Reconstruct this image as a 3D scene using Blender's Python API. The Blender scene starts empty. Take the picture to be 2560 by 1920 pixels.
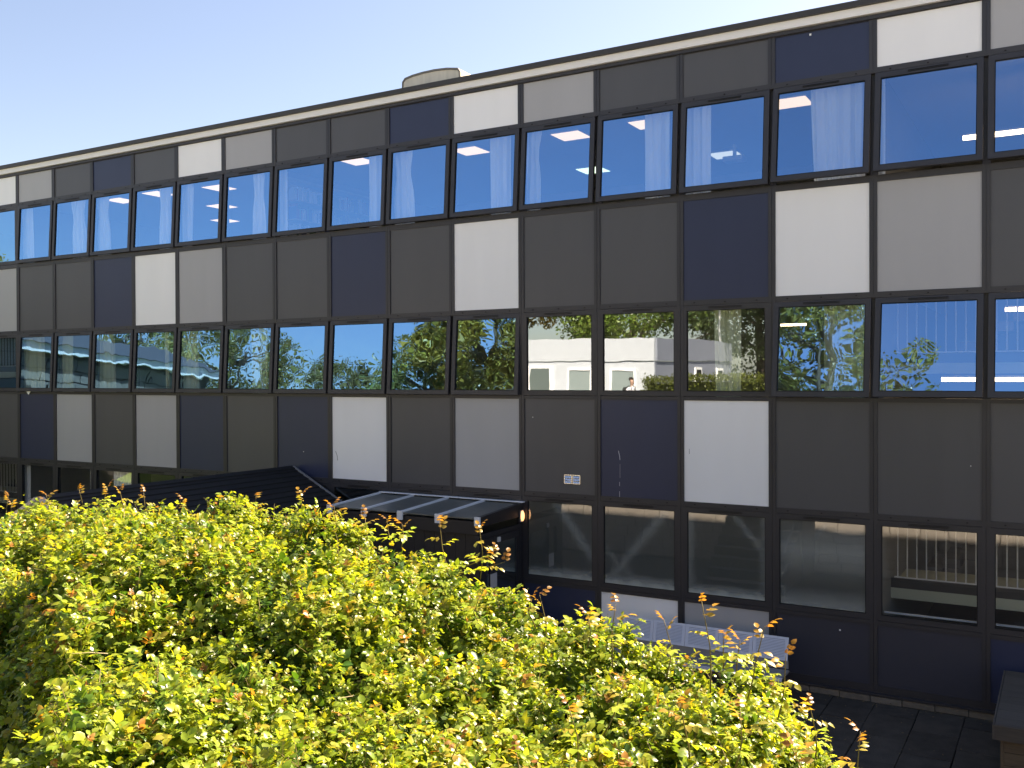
import bpy, bmesh, math, random
import numpy as np
from mathutils import Vector, Matrix
R = math.radians
S = bpy.context.scene
random.seed(7)
rng = np.random.default_rng(11)

# ------------------------------------------------------------------ camera
FPX = 2380.8                      # focal length in pixels of the 2560 wide photograph
FW = Vector((-0.50325, 0.86410, -0.00833)).normalized()
RT = Vector((0.86412, 0.50328, -0.00413))
RT = (RT - FW * RT.dot(FW)).normalized()
UP = RT.cross(FW).normalized()
CAM = Vector((0.975, -14.891, 4.85))
cd = bpy.data.cameras.new('camera')
cam = bpy.data.objects.new('camera', cd)
S.collection.objects.link(cam)
cd.sensor_fit = 'HORIZONTAL'
cd.sensor_width = 36.0
cd.lens = 36.0 * FPX / 2560.0
cd.clip_start = 0.05
cd.clip_end = 3000
m = Matrix((RT, UP, -FW)).transposed().to_4x4()
m.translation = CAM
cam.matrix_world = m
S.camera = cam

# ------------------------------------------------------------------ sky, sun, exposure
SUN_AZ, SUN_EL = 25.0, 43.5       # azimuth to the right of the facade's back normal (+y), clockwise
w = bpy.data.worlds.new('World')
S.world = w
w.use_nodes = True
nt = w.node_tree
nt.nodes.clear()
sky = nt.nodes.new('ShaderNodeTexSky')
sky.sky_type = 'NISHITA'
sky.sun_disc = False
sky.sun_elevation = R(SUN_EL)
sky.sun_rotation = R(SUN_AZ)
sky.air_density = 1.0
sky.dust_density = 1.0
sky.ozone_density = 3.2
bg = nt.nodes.new('ShaderNodeBackground')
bg.inputs['Strength'].default_value = 0.057
wo = nt.nodes.new('ShaderNodeOutputWorld')
nt.links.new(sky.outputs[0], bg.inputs[0])
nt.links.new(bg.outputs[0], wo.inputs[0])
sl = bpy.data.lights.new('sun', 'SUN')
sl.energy = 5.0
sl.angle = R(0.53)
sl.color = (1.0, 0.93, 0.82)
so = bpy.data.objects.new('sun', sl)
S.collection.objects.link(so)
sd = Vector((math.sin(R(SUN_AZ)) * math.cos(R(SUN_EL)), math.cos(R(SUN_AZ)) * math.cos(R(SUN_EL)), math.sin(R(SUN_EL))))
so.rotation_euler = sd.to_track_quat('Z', 'Y').to_euler()
so.location = sd * 60
S.view_settings.view_transform = 'Standard'
S.view_settings.look = 'None'
S.view_settings.gamma = 1.0
S.view_settings.use_curve_mapping = False
S.view_settings.exposure = 2.15
S.view_settings.use_white_balance = True     # the camera's own white balance, set for open shade
S.view_settings.white_balance_temperature = 8000
S.view_settings.white_balance_tint = 19
S.cycles.use_denoising = True
S.cycles.transparent_max_bounces = 16
S.cycles.max_bounces = 10

COL = S.collection


def at(x, y, Y):
    """point where the sight line of photograph pixel (x, y) meets the plane y = Y"""
    v = FW + RT * ((x - 1280) / FPX) + UP * ((960 - y) / FPX)
    return CAM + v * ((Y - CAM.y) / v.y)


# ------------------------------------------------------------------ materials
def new_mat(name):
    mt = bpy.data.materials.new(name)
    mt.use_nodes = True
    t = mt.node_tree
    b = t.nodes['Principled BSDF']
    return mt, t, b


def mat(name, col, rough=0.5, spec=0.5, metal=0.0, var=0.0, scale=8.0, bump=0.0, bscale=60.0, emit=None, streak=None):
    mt, t, b = new_mat(name)
    b.inputs['Base Color'].default_value = (*col, 1)
    b.inputs['Roughness'].default_value = rough
    b.inputs['Specular IOR Level'].default_value = spec
    b.inputs['Metallic'].default_value = metal
    tc = t.nodes.new('ShaderNodeTexCoord')
    src = tc.outputs['Object']
    if streak:
        mp = t.nodes.new('ShaderNodeMapping')
        mp.inputs['Scale'].default_value = streak
        t.links.new(src, mp.inputs[0])
        src = mp.outputs[0]
    if var > 0:
        oi = t.nodes.new('ShaderNodeObjectInfo')
        n = t.nodes.new('ShaderNodeTexNoise')
        n.noise_dimensions = '4D'
        n.inputs['Scale'].default_value = scale
        n.inputs['Detail'].default_value = 6
        mw = t.nodes.new('ShaderNodeMath'); mw.operation = 'MULTIPLY'; mw.inputs[1].default_value = 37.0
        t.links.new(oi.outputs['Random'], mw.inputs[0])
        t.links.new(mw.outputs[0], n.inputs['W'])
        t.links.new(src, n.inputs['Vector'])
        # value = 1 + var*(noise-0.5)*2 + var*0.5*(random-0.5)
        a = t.nodes.new('ShaderNodeMath'); a.operation = 'MULTIPLY_ADD'
        a.inputs[1].default_value = 2 * var; a.inputs[2].default_value = 1 - var
        t.links.new(n.outputs[0], a.inputs[0])
        c = t.nodes.new('ShaderNodeMath'); c.operation = 'MULTIPLY_ADD'
        c.inputs[1].default_value = var * 0.5; c.inputs[2].default_value = -var * 0.25
        t.links.new(oi.outputs['Random'], c.inputs[0])
        d = t.nodes.new('ShaderNodeMath'); d.operation = 'ADD'
        t.links.new(a.outputs[0], d.inputs[0]); t.links.new(c.outputs[0], d.inputs[1])
        vm = t.nodes.new('ShaderNodeVectorMath'); vm.operation = 'SCALE'
        vm.inputs[0].default_value = col
        t.links.new(d.outputs[0], vm.inputs['Scale'])
        t.links.new(vm.outputs[0], b.inputs['Base Color'])
    if bump > 0:
        n2 = t.nodes.new('ShaderNodeTexNoise')
        n2.inputs['Scale'].default_value = bscale
        n2.inputs['Detail'].default_value = 4
        t.links.new(src, n2.inputs['Vector'])
        bp = t.nodes.new('ShaderNodeBump')
        bp.inputs['Strength'].default_value = bump
        bp.inputs['Distance'].default_value = 0.02
        t.links.new(n2.outputs[0], bp.inputs['Height'])
        t.links.new(bp.outputs[0], b.inputs['Normal'])
    if emit:
        b.inputs['Emission Color'].default_value = (*emit[0], 1)
        b.inputs['Emission Strength'].default_value = emit[1]
    return mt


def glass_mat(name, wav, frost=None, tint=(0.97, 0.99, 0.99), ior=5.9, rtint=(0.26, 0.60, 1.0)):
    """a double glazed pane: tinted Fresnel mirror over clear glass, slightly wavy"""
    mt, t, b = new_mat(name)
    t.nodes.remove(b)
    out = t.nodes['Material Output']
    tr = t.nodes.new('ShaderNodeBsdfTransparent'); tr.inputs[0].default_value = (*tint, 1)
    gl = t.nodes.new('ShaderNodeBsdfGlossy'); gl.inputs['Roughness'].default_value = 0.0
    gl.inputs['Color'].default_value = (*rtint, 1)
    # Schlick reflectance, the same from both sides of the pane
    f0 = ((ior - 1) / (ior + 1)) ** 2
    lw = t.nodes.new('ShaderNodeLayerWeight'); lw.inputs['Blend'].default_value = 0.5
    pw_ = t.nodes.new('ShaderNodeMath'); pw_.operation = 'POWER'; pw_.inputs[1].default_value = 5
    t.links.new(lw.outputs['Facing'], pw_.inputs[0])
    fr = t.nodes.new('ShaderNodeMath'); fr.operation = 'MULTIPLY_ADD'
    fr.inputs[1].default_value = 1 - f0; fr.inputs[2].default_value = f0
    t.links.new(pw_.outputs[0], fr.inputs[0])
    mx = t.nodes.new('ShaderNodeMixShader')
    tc = t.nodes.new('ShaderNodeTexCoord')
    oi = t.nodes.new('ShaderNodeObjectInfo')
    mw = t.nodes.new('ShaderNodeMath'); mw.operation = 'MULTIPLY'; mw.inputs[1].default_value = 50
    t.links.new(oi.outputs['Random'], mw.inputs[0])
    n = t.nodes.new('ShaderNodeTexNoise'); n.noise_dimensions = '4D'
    n.inputs['Scale'].default_value = 2.2; n.inputs['Detail'].default_value = 1.0
    t.links.new(tc.outputs['Object'], n.inputs['Vector']); t.links.new(mw.outputs[0], n.inputs['W'])
    bp = t.nodes.new('ShaderNodeBump'); bp.inputs['Strength'].default_value = 1.0
    bp.inputs['Distance'].default_value = wav
    t.links.new(n.outputs[0], bp.inputs['Height'])
    t.links.new(bp.outputs[0], gl.inputs['Normal'])
    t.links.new(fr.outputs[0], mx.inputs[0])
    body = tr.outputs[0]
    if frost:
        df = t.nodes.new('ShaderNodeBsdfDiffuse'); df.inputs[0].default_value = (0.66, 0.72, 0.68, 1)
        fm = t.nodes.new('ShaderNodeMixShader')
        sx = t.nodes.new('ShaderNodeSeparateXYZ')
        t.links.new(tc.outputs['Object'], sx.inputs[0])
        # soft edge of the pattern
        nz = t.nodes.new('ShaderNodeTexNoise'); nz.inputs['Scale'].default_value = 5; nz.inputs['Detail'].default_value = 5
        t.links.new(tc.outputs['Object'], nz.inputs['Vector'])

        def math_(op, a, bb=None, cc=None):
            q = t.nodes.new('ShaderNodeMath'); q.operation = op
            for i, v in enumerate((a, bb, cc)):
                if v is None: continue
                if isinstance(v, (int, float)): q.inputs[i].default_value = v
                else: t.links.new(v, q.inputs[i])
            return q.outputs[0]
        nn = math_('MULTIPLY_ADD', nz.outputs[0], 0.12, -0.06)
        acc = None
        for (ax, az, c0, w0, st) in frost:      # stripe: |ax*x + az*z - c0| < w0, soft
            v = math_('ADD', math_('MULTIPLY', sx.outputs[0], ax), math_('MULTIPLY', sx.outputs[2], az))
            v = math_('ADD', v, nn)
            v = math_('ABSOLUTE', math_('SUBTRACT', v, c0))
            v = math_('SUBTRACT', 1.0, math_('DIVIDE', v, w0))
            v = math_('MAXIMUM', v, 0.0)
            v = math_('MULTIPLY', math_('POWER', v, 1.4), st)
            acc = v if acc is None else math_('MAXIMUM', acc, v)
        acc = math_('ADD', acc, 0.09)
        t.links.new(acc, fm.inputs[0])
        t.links.new(tr.outputs[0], fm.inputs[1]); t.links.new(df.outputs[0], fm.inputs[2])
        body = fm.outputs[0]
    t.links.new(body, mx.inputs[1]); t.links.new(gl.outputs[0], mx.inputs[2])
    t.links.new(mx.outputs[0], out.inputs['Surface'])
    return mt


M = {}
M['frame'] = mat('dark_frame', (0.034, 0.033, 0.038), 0.45, 0.45, var=0.15, scale=3)
M['trim_dark'] = mat('roof_edge_dark', (0.045, 0.042, 0.040), 0.5, 0.4, var=0.12, scale=2)
M['fascia'] = mat('fascia_white', (0.80, 0.79, 0.77), 0.5, 0.4, var=0.06, scale=1.5)
M['white'] = mat('panel_white', (0.86, 0.865, 0.87), 0.42, 0.35, var=0.05, scale=1.6, streak=(1.6, 1.6, 0.3))
M['light'] = mat('panel_light_grey', (0.40, 0.40, 0.41), 0.42, 0.35, var=0.06, scale=1.6, streak=(1.6, 1.6, 0.3))
M['dark'] = mat('panel_charcoal', (0.082, 0.082, 0.088), 0.42, 0.4, var=0.11, scale=1.6, streak=(1.6, 1.6, 0.3))
M['navy'] = mat('panel_navy', (0.026, 0.036, 0.080), 0.42, 0.4, var=0.10, scale=1.6, streak=(1.6, 1.6, 0.3))
M['slate'] = mat('panel_slate', (0.040, 0.042, 0.058), 0.42, 0.4, var=0.05, scale=1.2)
M['black'] = mat('black_gap', (0.008, 0.008, 0.008), 0.6, 0.2)
M['glass'] = glass_mat('sky_tinted_glass', 0.0026)  # blue of the mirrored sky put into the pane's reflection tint
M['glass_flat'] = glass_mat('flat_glass', 0.0006, ior=4.0, rtint=(0.80, 0.92, 1.0))
M['glass_low'] = glass_mat('clear_glass', 0.001, ior=3.0, rtint=(0.9, 0.95, 1.0))
M['brickgrey'] = mat('plinth_brick', (0.17, 0.15, 0.125), 0.9, 0.2, var=0.35, scale=14, bump=0.5, bscale=50)
M['mortar'] = mat('plinth_mortar', (0.07, 0.065, 0.06), 0.95, 0.1)
M['roofing'] = mat('roof_felt', (0.06, 0.06, 0.06), 0.9, 0.2, var=0.2)
M['int_wall'] = mat('inside_wall', (0.32, 0.31, 0.28), 0.8, 0.2, var=0.05)
M['int_ceiling'] = mat('inside_ceiling', (0.5, 0.5, 0.48), 0.8, 0.2)
M['int_floor'] = mat('inside_floor', (0.10, 0.09, 0.085), 0.5, 0.3)
M['stair_green'] = mat('landing_edge', (0.62, 0.63, 0.48), 0.5, 0.3)
M['rail_white'] = mat('balustrade_white', (0.85, 0.85, 0.83), 0.4, 0.4)
M['lamp'] = mat('lamp_diffuser', (0.8, 0.8, 0.8), 0.4, emit=((1.0, 0.82, 0.58), 0.42))
M['lamp_dim'] = mat('lamp_diffuser_faint_glow', (0.8, 0.85, 0.85), 0.4, emit=((0.8, 1.0, 0.95), 0.25))  # unlit panel's pale look put in as a faint glow
M['lamp_green'] = mat('lamp_diffuser_cool', (0.8, 0.85, 0.8), 0.4, emit=((0.60, 1.0, 0.80), 0.55))
M['tube'] = mat('tube_lit', (0.8, 0.8, 0.8), 0.4, emit=((1.0, 0.84, 0.62), 3.0))
M['lamp_body'] = mat('lamp_body', (0.6, 0.6, 0.6), 0.4)


def curtain_mat():
    mt, t, b = new_mat('curtain_cloth')
    b.inputs['Base Color'].default_value = (0.88, 0.88, 0.85, 1)
    b.inputs['Roughness'].default_value = 0.9
    b.inputs['Specular IOR Level'].default_value = 0.1
    return mt


M['curtain'] = curtain_mat()
M['curtain_green'] = mat('curtain_cloth_green', (0.68, 0.72, 0.52), 0.9, 0.1)

# ------------------------------------------------------------------ mesh helpers
BOXF = [(0, 3, 2, 1), (4, 5, 6, 7), (0, 1, 5, 4), (1, 2, 6, 5), (2, 3, 7, 6), (3, 0, 4, 7)]


class MB:
    def __init__(self):
        self.v, self.f = [], []

    def box(self, x0, y0, z0, x1, y1, z1):
        n = len(self.v)
        self.v += [(x0, y0, z0), (x1, y0, z0), (x1, y1, z0), (x0, y1, z0), (x0, y0, z1), (x1, y0, z1), (x1, y1, z1), (x0, y1, z1)]
        self.f += [tuple(n + i for i in q) for q in BOXF]
        return self

    def poly(self, pts):
        n = len(self.v)
        self.v += [tuple(p) for p in pts]
        self.f.append(tuple(range(n, n + len(pts))))
        return self

    def prism(self, prof, axis, a0, a1):
        """prof: list of 2D points (counter-clockwise); axis: 'x' -> prof is (y,z); 'y' -> (x,z); 'z' -> (x,y)"""
        n = len(self.v); k = len(prof)
        for a in (a0, a1):
            for p, q in prof:
                self.v.append({'x': (a, p, q), 'y': (p, a, q), 'z': (p, q, a)}[axis])
        self.f.append(tuple(range(n, n + k))); self.f.append(tuple(range(n + 2 * k - 1, n + k - 1, -1)))
        for i in range(k):
            j = (i + 1) % k
            self.f.append((n + i, n + k + i, n + k + j, n + j))
        return self

    def tube(self, pts, rad, sides=6):
        n0 = len(self.v); pts = [Vector(p) for p in pts]
        rads = rad if isinstance(rad, (list, tuple)) else [rad] * len(pts)
        for i, p in enumerate(pts):
            d = (pts[min(i + 1, len(pts) - 1)] - pts[max(i - 1, 0)]).normalized()
            a = d.orthogonal().normalized(); b = d.cross(a)
            for k in range(sides):
                t = 2 * math.pi * k / sides
                self.v.append(tuple(p + (a * math.cos(t) + b * math.sin(t)) * rads[i]))
        for i in range(len(pts) - 1):
            for k in range(sides):
                a = n0 + i * sides + k; b = n0 + i * sides + (k + 1) % sides
                self.f.append((a, b, b + sides, a + sides))
        self.f.append(tuple(n0 + k for k in range(sides - 1, -1, -1)))
        e = n0 + (len(pts) - 1) * sides
        self.f.append(tuple(e + k for k in range(sides)))
        return self

    def mesh(self, name, mt, smooth=False):
        me = bpy.data.meshes.new(name)
        me.from_pydata(self.v, [], self.f)
        bm = bmesh.new(); bm.from_mesh(me)
        bmesh.ops.recalc_face_normals(bm, faces=bm.faces)
        bm.to_mesh(me); bm.free()
        if mt: me.materials.append(mt)
        if smooth:
            me.polygons.foreach_set('use_smooth', [True] * len(me.polygons))
        return me


def link(name, me, parent=None, loc=(0, 0, 0), rot=None):
    o = bpy.data.objects.new(name, me)
    COL.objects.link(o)
    o.location = loc
    if rot: o.rotation_euler = rot
    if parent: o.parent = parent
    return o


def thing(name, label, cat, loc=(0, 0, 0), group=None, rotz=0):
    o = bpy.data.objects.new(name, None)
    COL.objects.link(o)
    o.empty_display_size = 0.2
    o.location = loc; o.rotation_euler = (0, 0, rotz)
    o['label'] = label; o['category'] = cat
    if group: o['group'] = group
    return o


def tag(o, label, cat, group=None, kind=None):
    if label: o['label'] = label
    if cat: o['category'] = cat
    if group: o['group'] = group
    if kind: o['kind'] = kind
    return o


def boxpart(name, mt, parent, x0, y0, z0, x1, y1, z1, **k):
    return link(name, MB().box(x0, y0, z0, x1, y1, z1).mesh(name, mt), parent, **k)


# ------------------------------------------------------------------ ground
W = 1.5
PATH = 3.2           # level of the terrace the photographer stands on
WALLY = -9.0         # retaining wall face
mb = MB()
X0, X1 = -400, 400
mb.poly([(X0, WALLY - .2, -0.06), (X1, WALLY - .2, -0.06), (X1, 400, -0.06), (X0, 400, -0.06)])
g = link('courtyard_ground', mb.mesh('courtyard_ground', mat('courtyard_bed', (0.035, 0.034, 0.032), 0.95, 0.1, var=0.3, scale=2)))
tag(g, None, None, kind='structure')


def terrace_mat():
    mt, t, b = new_mat('terrace')
    tc = t.nodes.new('ShaderNodeTexCoord')
    sx = t.nodes.new('ShaderNodeSeparateXYZ'); t.links.new(tc.outputs['Object'], sx.inputs[0])
    n = t.nodes.new('ShaderNodeTexNoise'); n.inputs['Scale'].default_value = 3; n.inputs['Detail'].default_value = 8
    t.links.new(tc.outputs['Object'], n.inputs['Vector'])
    cr = t.nodes.new('ShaderNodeValToRGB')
    cr.color_ramp.elements[0].color = (0.34, 0.35, 0.35, 1); cr.color_ramp.elements[1].color = (0.45, 0.455, 0.455, 1)
    t.links.new(n.outputs[0], cr.inputs[0]); t.links.new(cr.outputs[0], b.inputs['Base Color'])
    b.inputs['Roughness'].default_value = 0.9
    return mt


tg = link('terrace', MB().box(X0, -60, PATH - 1, X1, -13.0, PATH).mesh('terrace', terrace_mat()))
tag(tg, None, None, kind='structure')
gr = link('grass_field', MB().poly([(X0, -400, PATH), (X1, -400, PATH), (X1, -60, PATH), (X0, -60, PATH)]).mesh('grass_field', mat('field_grass', (0.07, 0.10, 0.025), 0.9, 0.1, var=0.3, scale=1)))
tag(gr, None, None, kind='structure')

# paving slabs, each a piece of its own
slab_m = mat('slab', (0.060, 0.053, 0.045), 0.85, 0.25, var=0.6, scale=5, bump=0.6, bscale=35)
pav = link('paving', MB().box(-7.2, -4.6, -0.055, 3.2, -0.06, -0.02).mesh('paving', mat('slab_joint', (0.012, 0.012, 0.010), 1.0, 0.0)))
tag(pav, None, None, kind='structure')
slab_meshes = []
for k in range(6):
    b = MB(); r = random.Random(k)
    j = lambda: r.uniform(-0.004, 0.004)
    x0, x1, y0, y1 = -0.297 + j(), 0.297 + j(), -0.446 + j(), 0.446 + j()
    b.v = [(x0, y0, -.03), (x1, y0, -.03), (x1, y1, -.03), (x0, y1, -.03),
           (x0 + .005, y0 + .005, j()), (x1 - .005, y0 + .005, j()), (x1 - .005, y1 - .005, j()), (x0 + .005, y1 - .005, j())]
    b.f = list(BOXF)
    slab_meshes.append(b.mesh('paving_slab', slab_m))
for i in range(-11, 6):
    for jx in range(-1, 5):
        xx = -0.56 + i * 0.6
        yy = -0.52 - jx * 0.9 - (0.45 if i % 2 else 0)
        if xx < -7 or xx > 3: continue
        half = yy > -.2
        if half: yy = -.285
        o = link('paving_slab', slab_meshes[(i * 3 + jx * 5) % 6], pav, (xx, yy, random.uniform(-0.004, 0.004)), (random.uniform(-.006, .006), random.uniform(-.006, .006), random.uniform(-.006, .006)))
        if half: o.scale = (1, .49, 1)

# leaf litter and small weeds gathered along the foot of the wall and in the joints
lt = MB(); lr = random.Random(9)
for i in range(170):
    x = lr.uniform(-3.2, .3); y = -.07 - abs(lr.gauss(0, .12)) if i < 110 else lr.uniform(-3.2, -.1)
    a = lr.uniform(0, 6.28); q = lr.uniform(.008, .026); z = .008 + lr.uniform(0, .01)
    lt.poly([(x + q * math.cos(a + k * 1.571) * (1 if k % 2 else .55), y + q * math.sin(a + k * 1.571) * (1 if k % 2 else .55), z + lr.uniform(0, .012)) for k in range(4)])
lo_ = link('leaf_litter', lt.mesh('leaf_litter', mat('dead_leaf', (.16, .12, .07), .9, .1, var=.5, scale=30)))
lo_['kind'] = 'stuff'; lo_['label'] = 'dead leaves and grit scattered along the foot of the wall on the dark paving'

# ------------------------------------------------------------------ the school building
XL, XR = -28.5, 4.5
BAYS = list(range(-3, 19))       # bay b lies between x = -(b+1)*W and -b*W
bld = thing('school_building', 'long three storey school block clad in a grid of dark, navy and white panels', 'building', (-12, 0, 0))
OFF = Vector((12, 0, 0))


def bpart(name, mt, *box, **k):
    x0, y0, z0, x1, y1, z1 = box
    return link(name, MB().box(x0 + 12, y0, z0, x1 + 12, y1, z1).mesh(name, mt), bld, **k)


Z = dict(top=10.105, b4=9.364, w5=9.30, s6=7.757, s7=6.06, w8=5.985, p9=4.461, p10=2.77, w11=2.695, g12=1.16, g13=0.225)
# mullions, one continuous post per grid line, each of two halves with a joint between;
# where windows on both sides stand open the post is set back between their frames
openU = {-3: .15, -2: .2, -1: .2, 0: .2, 1: .185, 2: .13, 3: .12, 4: .12, 5: .105, 6: .10, 7: .09, 8: .09, 9: .085, 10: .085, 11: .08, 12: .08, 13: .075, 14: .075, 15: .0, 16: .07, 17: .07, 18: .07}
openM = {-3: .2, -2: .22, -1: .22, 0: .25, 1: .17, 2: 0, 3: 0, 4: 0, 5: .10, 6: .10, 7: .095, 8: .09, 9: .09, 10: .085, 11: .08, 12: .08, 13: .075, 14: .075, 15: 0, 16: .07, 17: .07, 18: .07}
openG = {12: .05, 13: .05}


def mullion_mesh(u, m_):
    b = MB()
    segs = [(0.16, 4.47, 0), (4.47, 6.0, .085 if m_ else 0), (6.0, 7.77, 0), (7.77, 9.32, .085 if u else 0), (9.32, 10.16, 0)]
    for z0, z1, y in segs:
        b.box(-0.055, y, z0, -0.003, 0.12, z1).box(0.003, y, z0, 0.055, 0.12, z1).box(-0.003, y + 0.012, z0, 0.003, 0.11, z1)
    return b.mesh('mullion', M['frame'])


mm_ = {}
for k in range(-2, 19):
    u = openU.get(k, 0) > 0 and openU.get(k - 1, 0) > 0
    v = openM.get(k, 0) > 0 and openM.get(k - 1, 0) > 0
    if (u, v) not in mm_: mm_[u, v] = mullion_mesh(u, v)
    link('mullion', mm_[u, v], bld, (-k * W + 12, 0, 0))
# transoms (continuous rails a hair behind the mullion faces)
for z0, z1 in ((10.09, 10.16), (9.305, 9.385), (7.70, 7.80), (5.99, 6.075), (4.44, 4.50), (2.70, 2.785), (1.135, 1.20), (0.13, 0.235)):
    bpart('transom', M['frame'], XL, 0.004, z0, XR, 0.11, z1)
# small drain caps, three to a bay under each spandrel
caps = MB()
for b in BAYS:
    for z0 in (9.335, 6.03, 2.742):
        for u in (0.16, 0.5, 0.84):
            x = -(b + 1) * W + u * W
            caps.box(x + 12 - 0.012, -0.006, z0 - 0.008, x + 12 + 0.012, 0.002, z0 + 0.008)
link('drain_caps', caps.mesh('drain_caps', M['black']), bld)['kind'] = 'stuff'
# sill flashing and plinth
bpart('sill_flashing', M['frame'], XL, -0.06, 0.10, XR, 0.10, 0.128)
bpart('plinth', M['mortar'], XL, -0.02, -0.06, XR, 0.10, 0.098)
bk = [MB().box(-0.214, -0.045, 0.0, 0.214, 0.02, 0.088).mesh('brick', M['brickgrey']) for _ in range(1)]
for i in range(24):
    x = -6.6 + i * 0.44
    link('brick', bk[0], bld, (x + 12, random.uniform(-0.008, 0.008), random.uniform(-0.004, 0.004)), (0, random.uniform(-.01, .01), random.uniform(-.015, .015)))
# roof edge
bpart('fascia', M['fascia'], XL - .1, -0.085, 10.162, XR + .1, 0.06, 10.285)
bpart('roof_edge', M['trim_dark'], XL - .15, -0.14, 10.288, XR + .15, 0.3, 10.375)
bpart('fascia_drip', M['frame'], XL, -0.03, 10.10, XR, 0.003, 10.158)
bpart('roof', M['roofing'], XL, 0.3, 9.75, XR, 9.6, 10.33)
# structure inside
for zc, zf in ((2.95, 3.65), (6.20, 6.98)):
    bpart('floor_slab', M['int_ceiling'], XL, 0.16, zc, -1.56, 9.4, zf - .02)
    bpart('floor_finish', M['int_floor'], XL, 0.17, zf - .02, -1.57, 9.3, zf)
bpart('ceiling', M['int_ceiling'], XL + .1, 0.16, 9.46, XR - .1, 9.4, 9.74)
bpart('floor_finish', M['int_floor'], XL, 0.16, -0.03, XR, 9.4, 0.02)
bpart('rear_wall', M['int_wall'], XL, 9.41, 0, XR, 9.6, 9.74)
bpart('end_wall', M['int_wall'], XL - .1, 0.13, 0, XL, 9.6, 9.74)
bpart('end_wall', M['int_wall'], XR, 0.13, 0, XR + .1, 9.6, 9.74)
for x in (-1.56, -14.1, -23.3):
    for z0, z1 in ((0.03, 2.94), (3.66, 6.19), (6.99, 9.45)):
        bpart('partition', M['int_wall'], x, 0.45, z0, x + .12, 9.4, z1)
for z0, z1 in ((3.66, 6.19), (6.99, 9.45)):
    bpart('partition', M['int_wall'], -13.98, 6.5, z0, -1.58, 6.62, z1)
    bpart('partition', M['int_wall'], -23.1, 7.5, z0, -14.12, 7.62, z1)
bpart('partition', M['int_wall'], -23.1, 4.6, 0.03, -1.58, 4.72, 2.94)

# cladding panels
rowsP = {'T': (9.364, 10.105), 'U': (6.06, 7.757), 'L': (2.77, 4.461), 'G': (0.225, 1.16)}
pw = 1.39 / 2
panel_me = {}
for rk, (z0, z1) in rowsP.items():
    for c in ('white', 'light', 'dark', 'navy', 'slate'):
        h = (z1 - z0) / 2
        b = MB()
        e = 0.006
        b.v = [(-pw - .02, 0.05, -h - .02), (pw + .02, 0.05, -h - .02), (pw + .02, 0.02, -h - .02), (-pw - .02, 0.02, -h - .02)]
        b.v = []
        b.box(-pw - .02, 0.022, -h - .02, pw + .02, 0.05, h + .02)
        panel_me[rk, c] = b.mesh('panel', M[c])
PC = {
    'T': {-3: 'dark', -2: 'navy', -1: 'light', 0: 'white', 1: 'navy', 2: 'dark', 3: 'dark', 4: 'light', 5: 'white', 6: 'navy', 7: 'dark', 8: 'dark', 9: 'light', 10: 'white', 11: 'dark', 12: 'navy', 13: 'dark', 14: 'light', 15: 'white', 16: 'dark', 17: 'navy', 18: 'dark'},
    'U': {-3: 'white', -2: 'navy', -1: 'dark', 0: 'light', 1: 'white', 2: 'navy', 3: 'dark', 4: 'dark', 5: 'white', 6: 'dark', 7: 'navy', 8: 'dark', 9: 'dark', 10: 'light', 11: 'white', 12: 'navy', 13: 'dark', 14: 'dark', 15: 'light', 16: 'dark', 17: 'white', 18: 'navy'},
    'L': {-3: 'light', -2: 'white', -1: 'dark', 0: 'dark', 1: 'dark', 2: 'white', 3: 'navy', 4: 'dark', 5: 'light', 6: 'dark', 7: 'white', 8: 'navy', 9: 'dark', 10: 'navy', 11: 'light', 12: 'dark', 13: 'light', 14: 'navy', 15: 'dark', 16: 'white', 17: 'navy', 18: 'dark'},
    'G': {-3: 'dark', -2: 'white', -1: 'navy', 0: 'slate', 1: 'slate', 2: 'light', 3: 'white', 4: 'navy', 5: 'dark', 6: 'dark', 7: 'light', 8: 'dark', 9: 'navy', 10: 'white', 11: 'dark', 12: 'dark', 13: 'light', 14: 'navy', 15: 'dark', 16: 'dark', 17: 'white', 18: 'navy'}}
CN = {'white': 'white panel', 'light': 'light grey panel', 'dark': 'charcoal panel', 'navy': 'navy panel', 'slate': 'slate blue panel'}
for rk, (z0, z1) in rowsP.items():
    for b in BAYS:
        c = PC[rk][b]
        o = link('panel', panel_me[rk, c], bld, (-(b + .5) * W + 12, 0, (z0 + z1) / 2))
        if c in ('white', 'navy', 'light'):
            o['label'] = CN[c]

# windows: frame (hinged at its head) > pane, trickle_vent
FW2 = 0.72         # half width of the frame


def window_meshes(h, fixed=False):
    b = MB()
    d0, d1 = (0.002, 0.07)
    e = 0.078
    b.box(-FW2, d0, -h, -FW2 + e, d1, 0).box(FW2 - e, d0, -h, FW2, d1, 0)
    b.box(-FW2 + e, d0, -e - .004, FW2 - e, d1, 0).box(-FW2 + e, d0, -h, FW2 - e, d1, -h + e)
    fr = b.mesh('window', M['frame'])
    p = MB().poly([(-FW2 + e - .01, 0.03, -h + e - .01), (FW2 - e + .01, 0.03, -h + e - .01), (FW2 - e + .01, 0.03, -e + .01), (-FW2 + e - .01, 0.03, -e + .01)])
    pane = p.mesh('pane', M['glass'])
    v = MB().box(-0.27, -0.006, -0.052, 0.27, 0.004, -0.044).box(-0.27, -0.006, -0.034, 0.27, 0.004, -0.026)
    vent = v.mesh('trickle_vent', M['black'])
    # black gasket around the glass
    gk = MB(); q = FW2 - e
    gk.box(-q, 0.012, -h + e, -q + .012, 0.028, -e).box(q - .012, 0.012, -h + e, q, 0.028, -e)
    gk.box(-q + .012, 0.012, -e - .012, q - .012, 0.028, -e).box(-q + .012, 0.012, -h + e, q - .012, 0.028, -h + e + .012)
    return fr, pane, vent, gk.mesh('gasket', M['black'])


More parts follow.
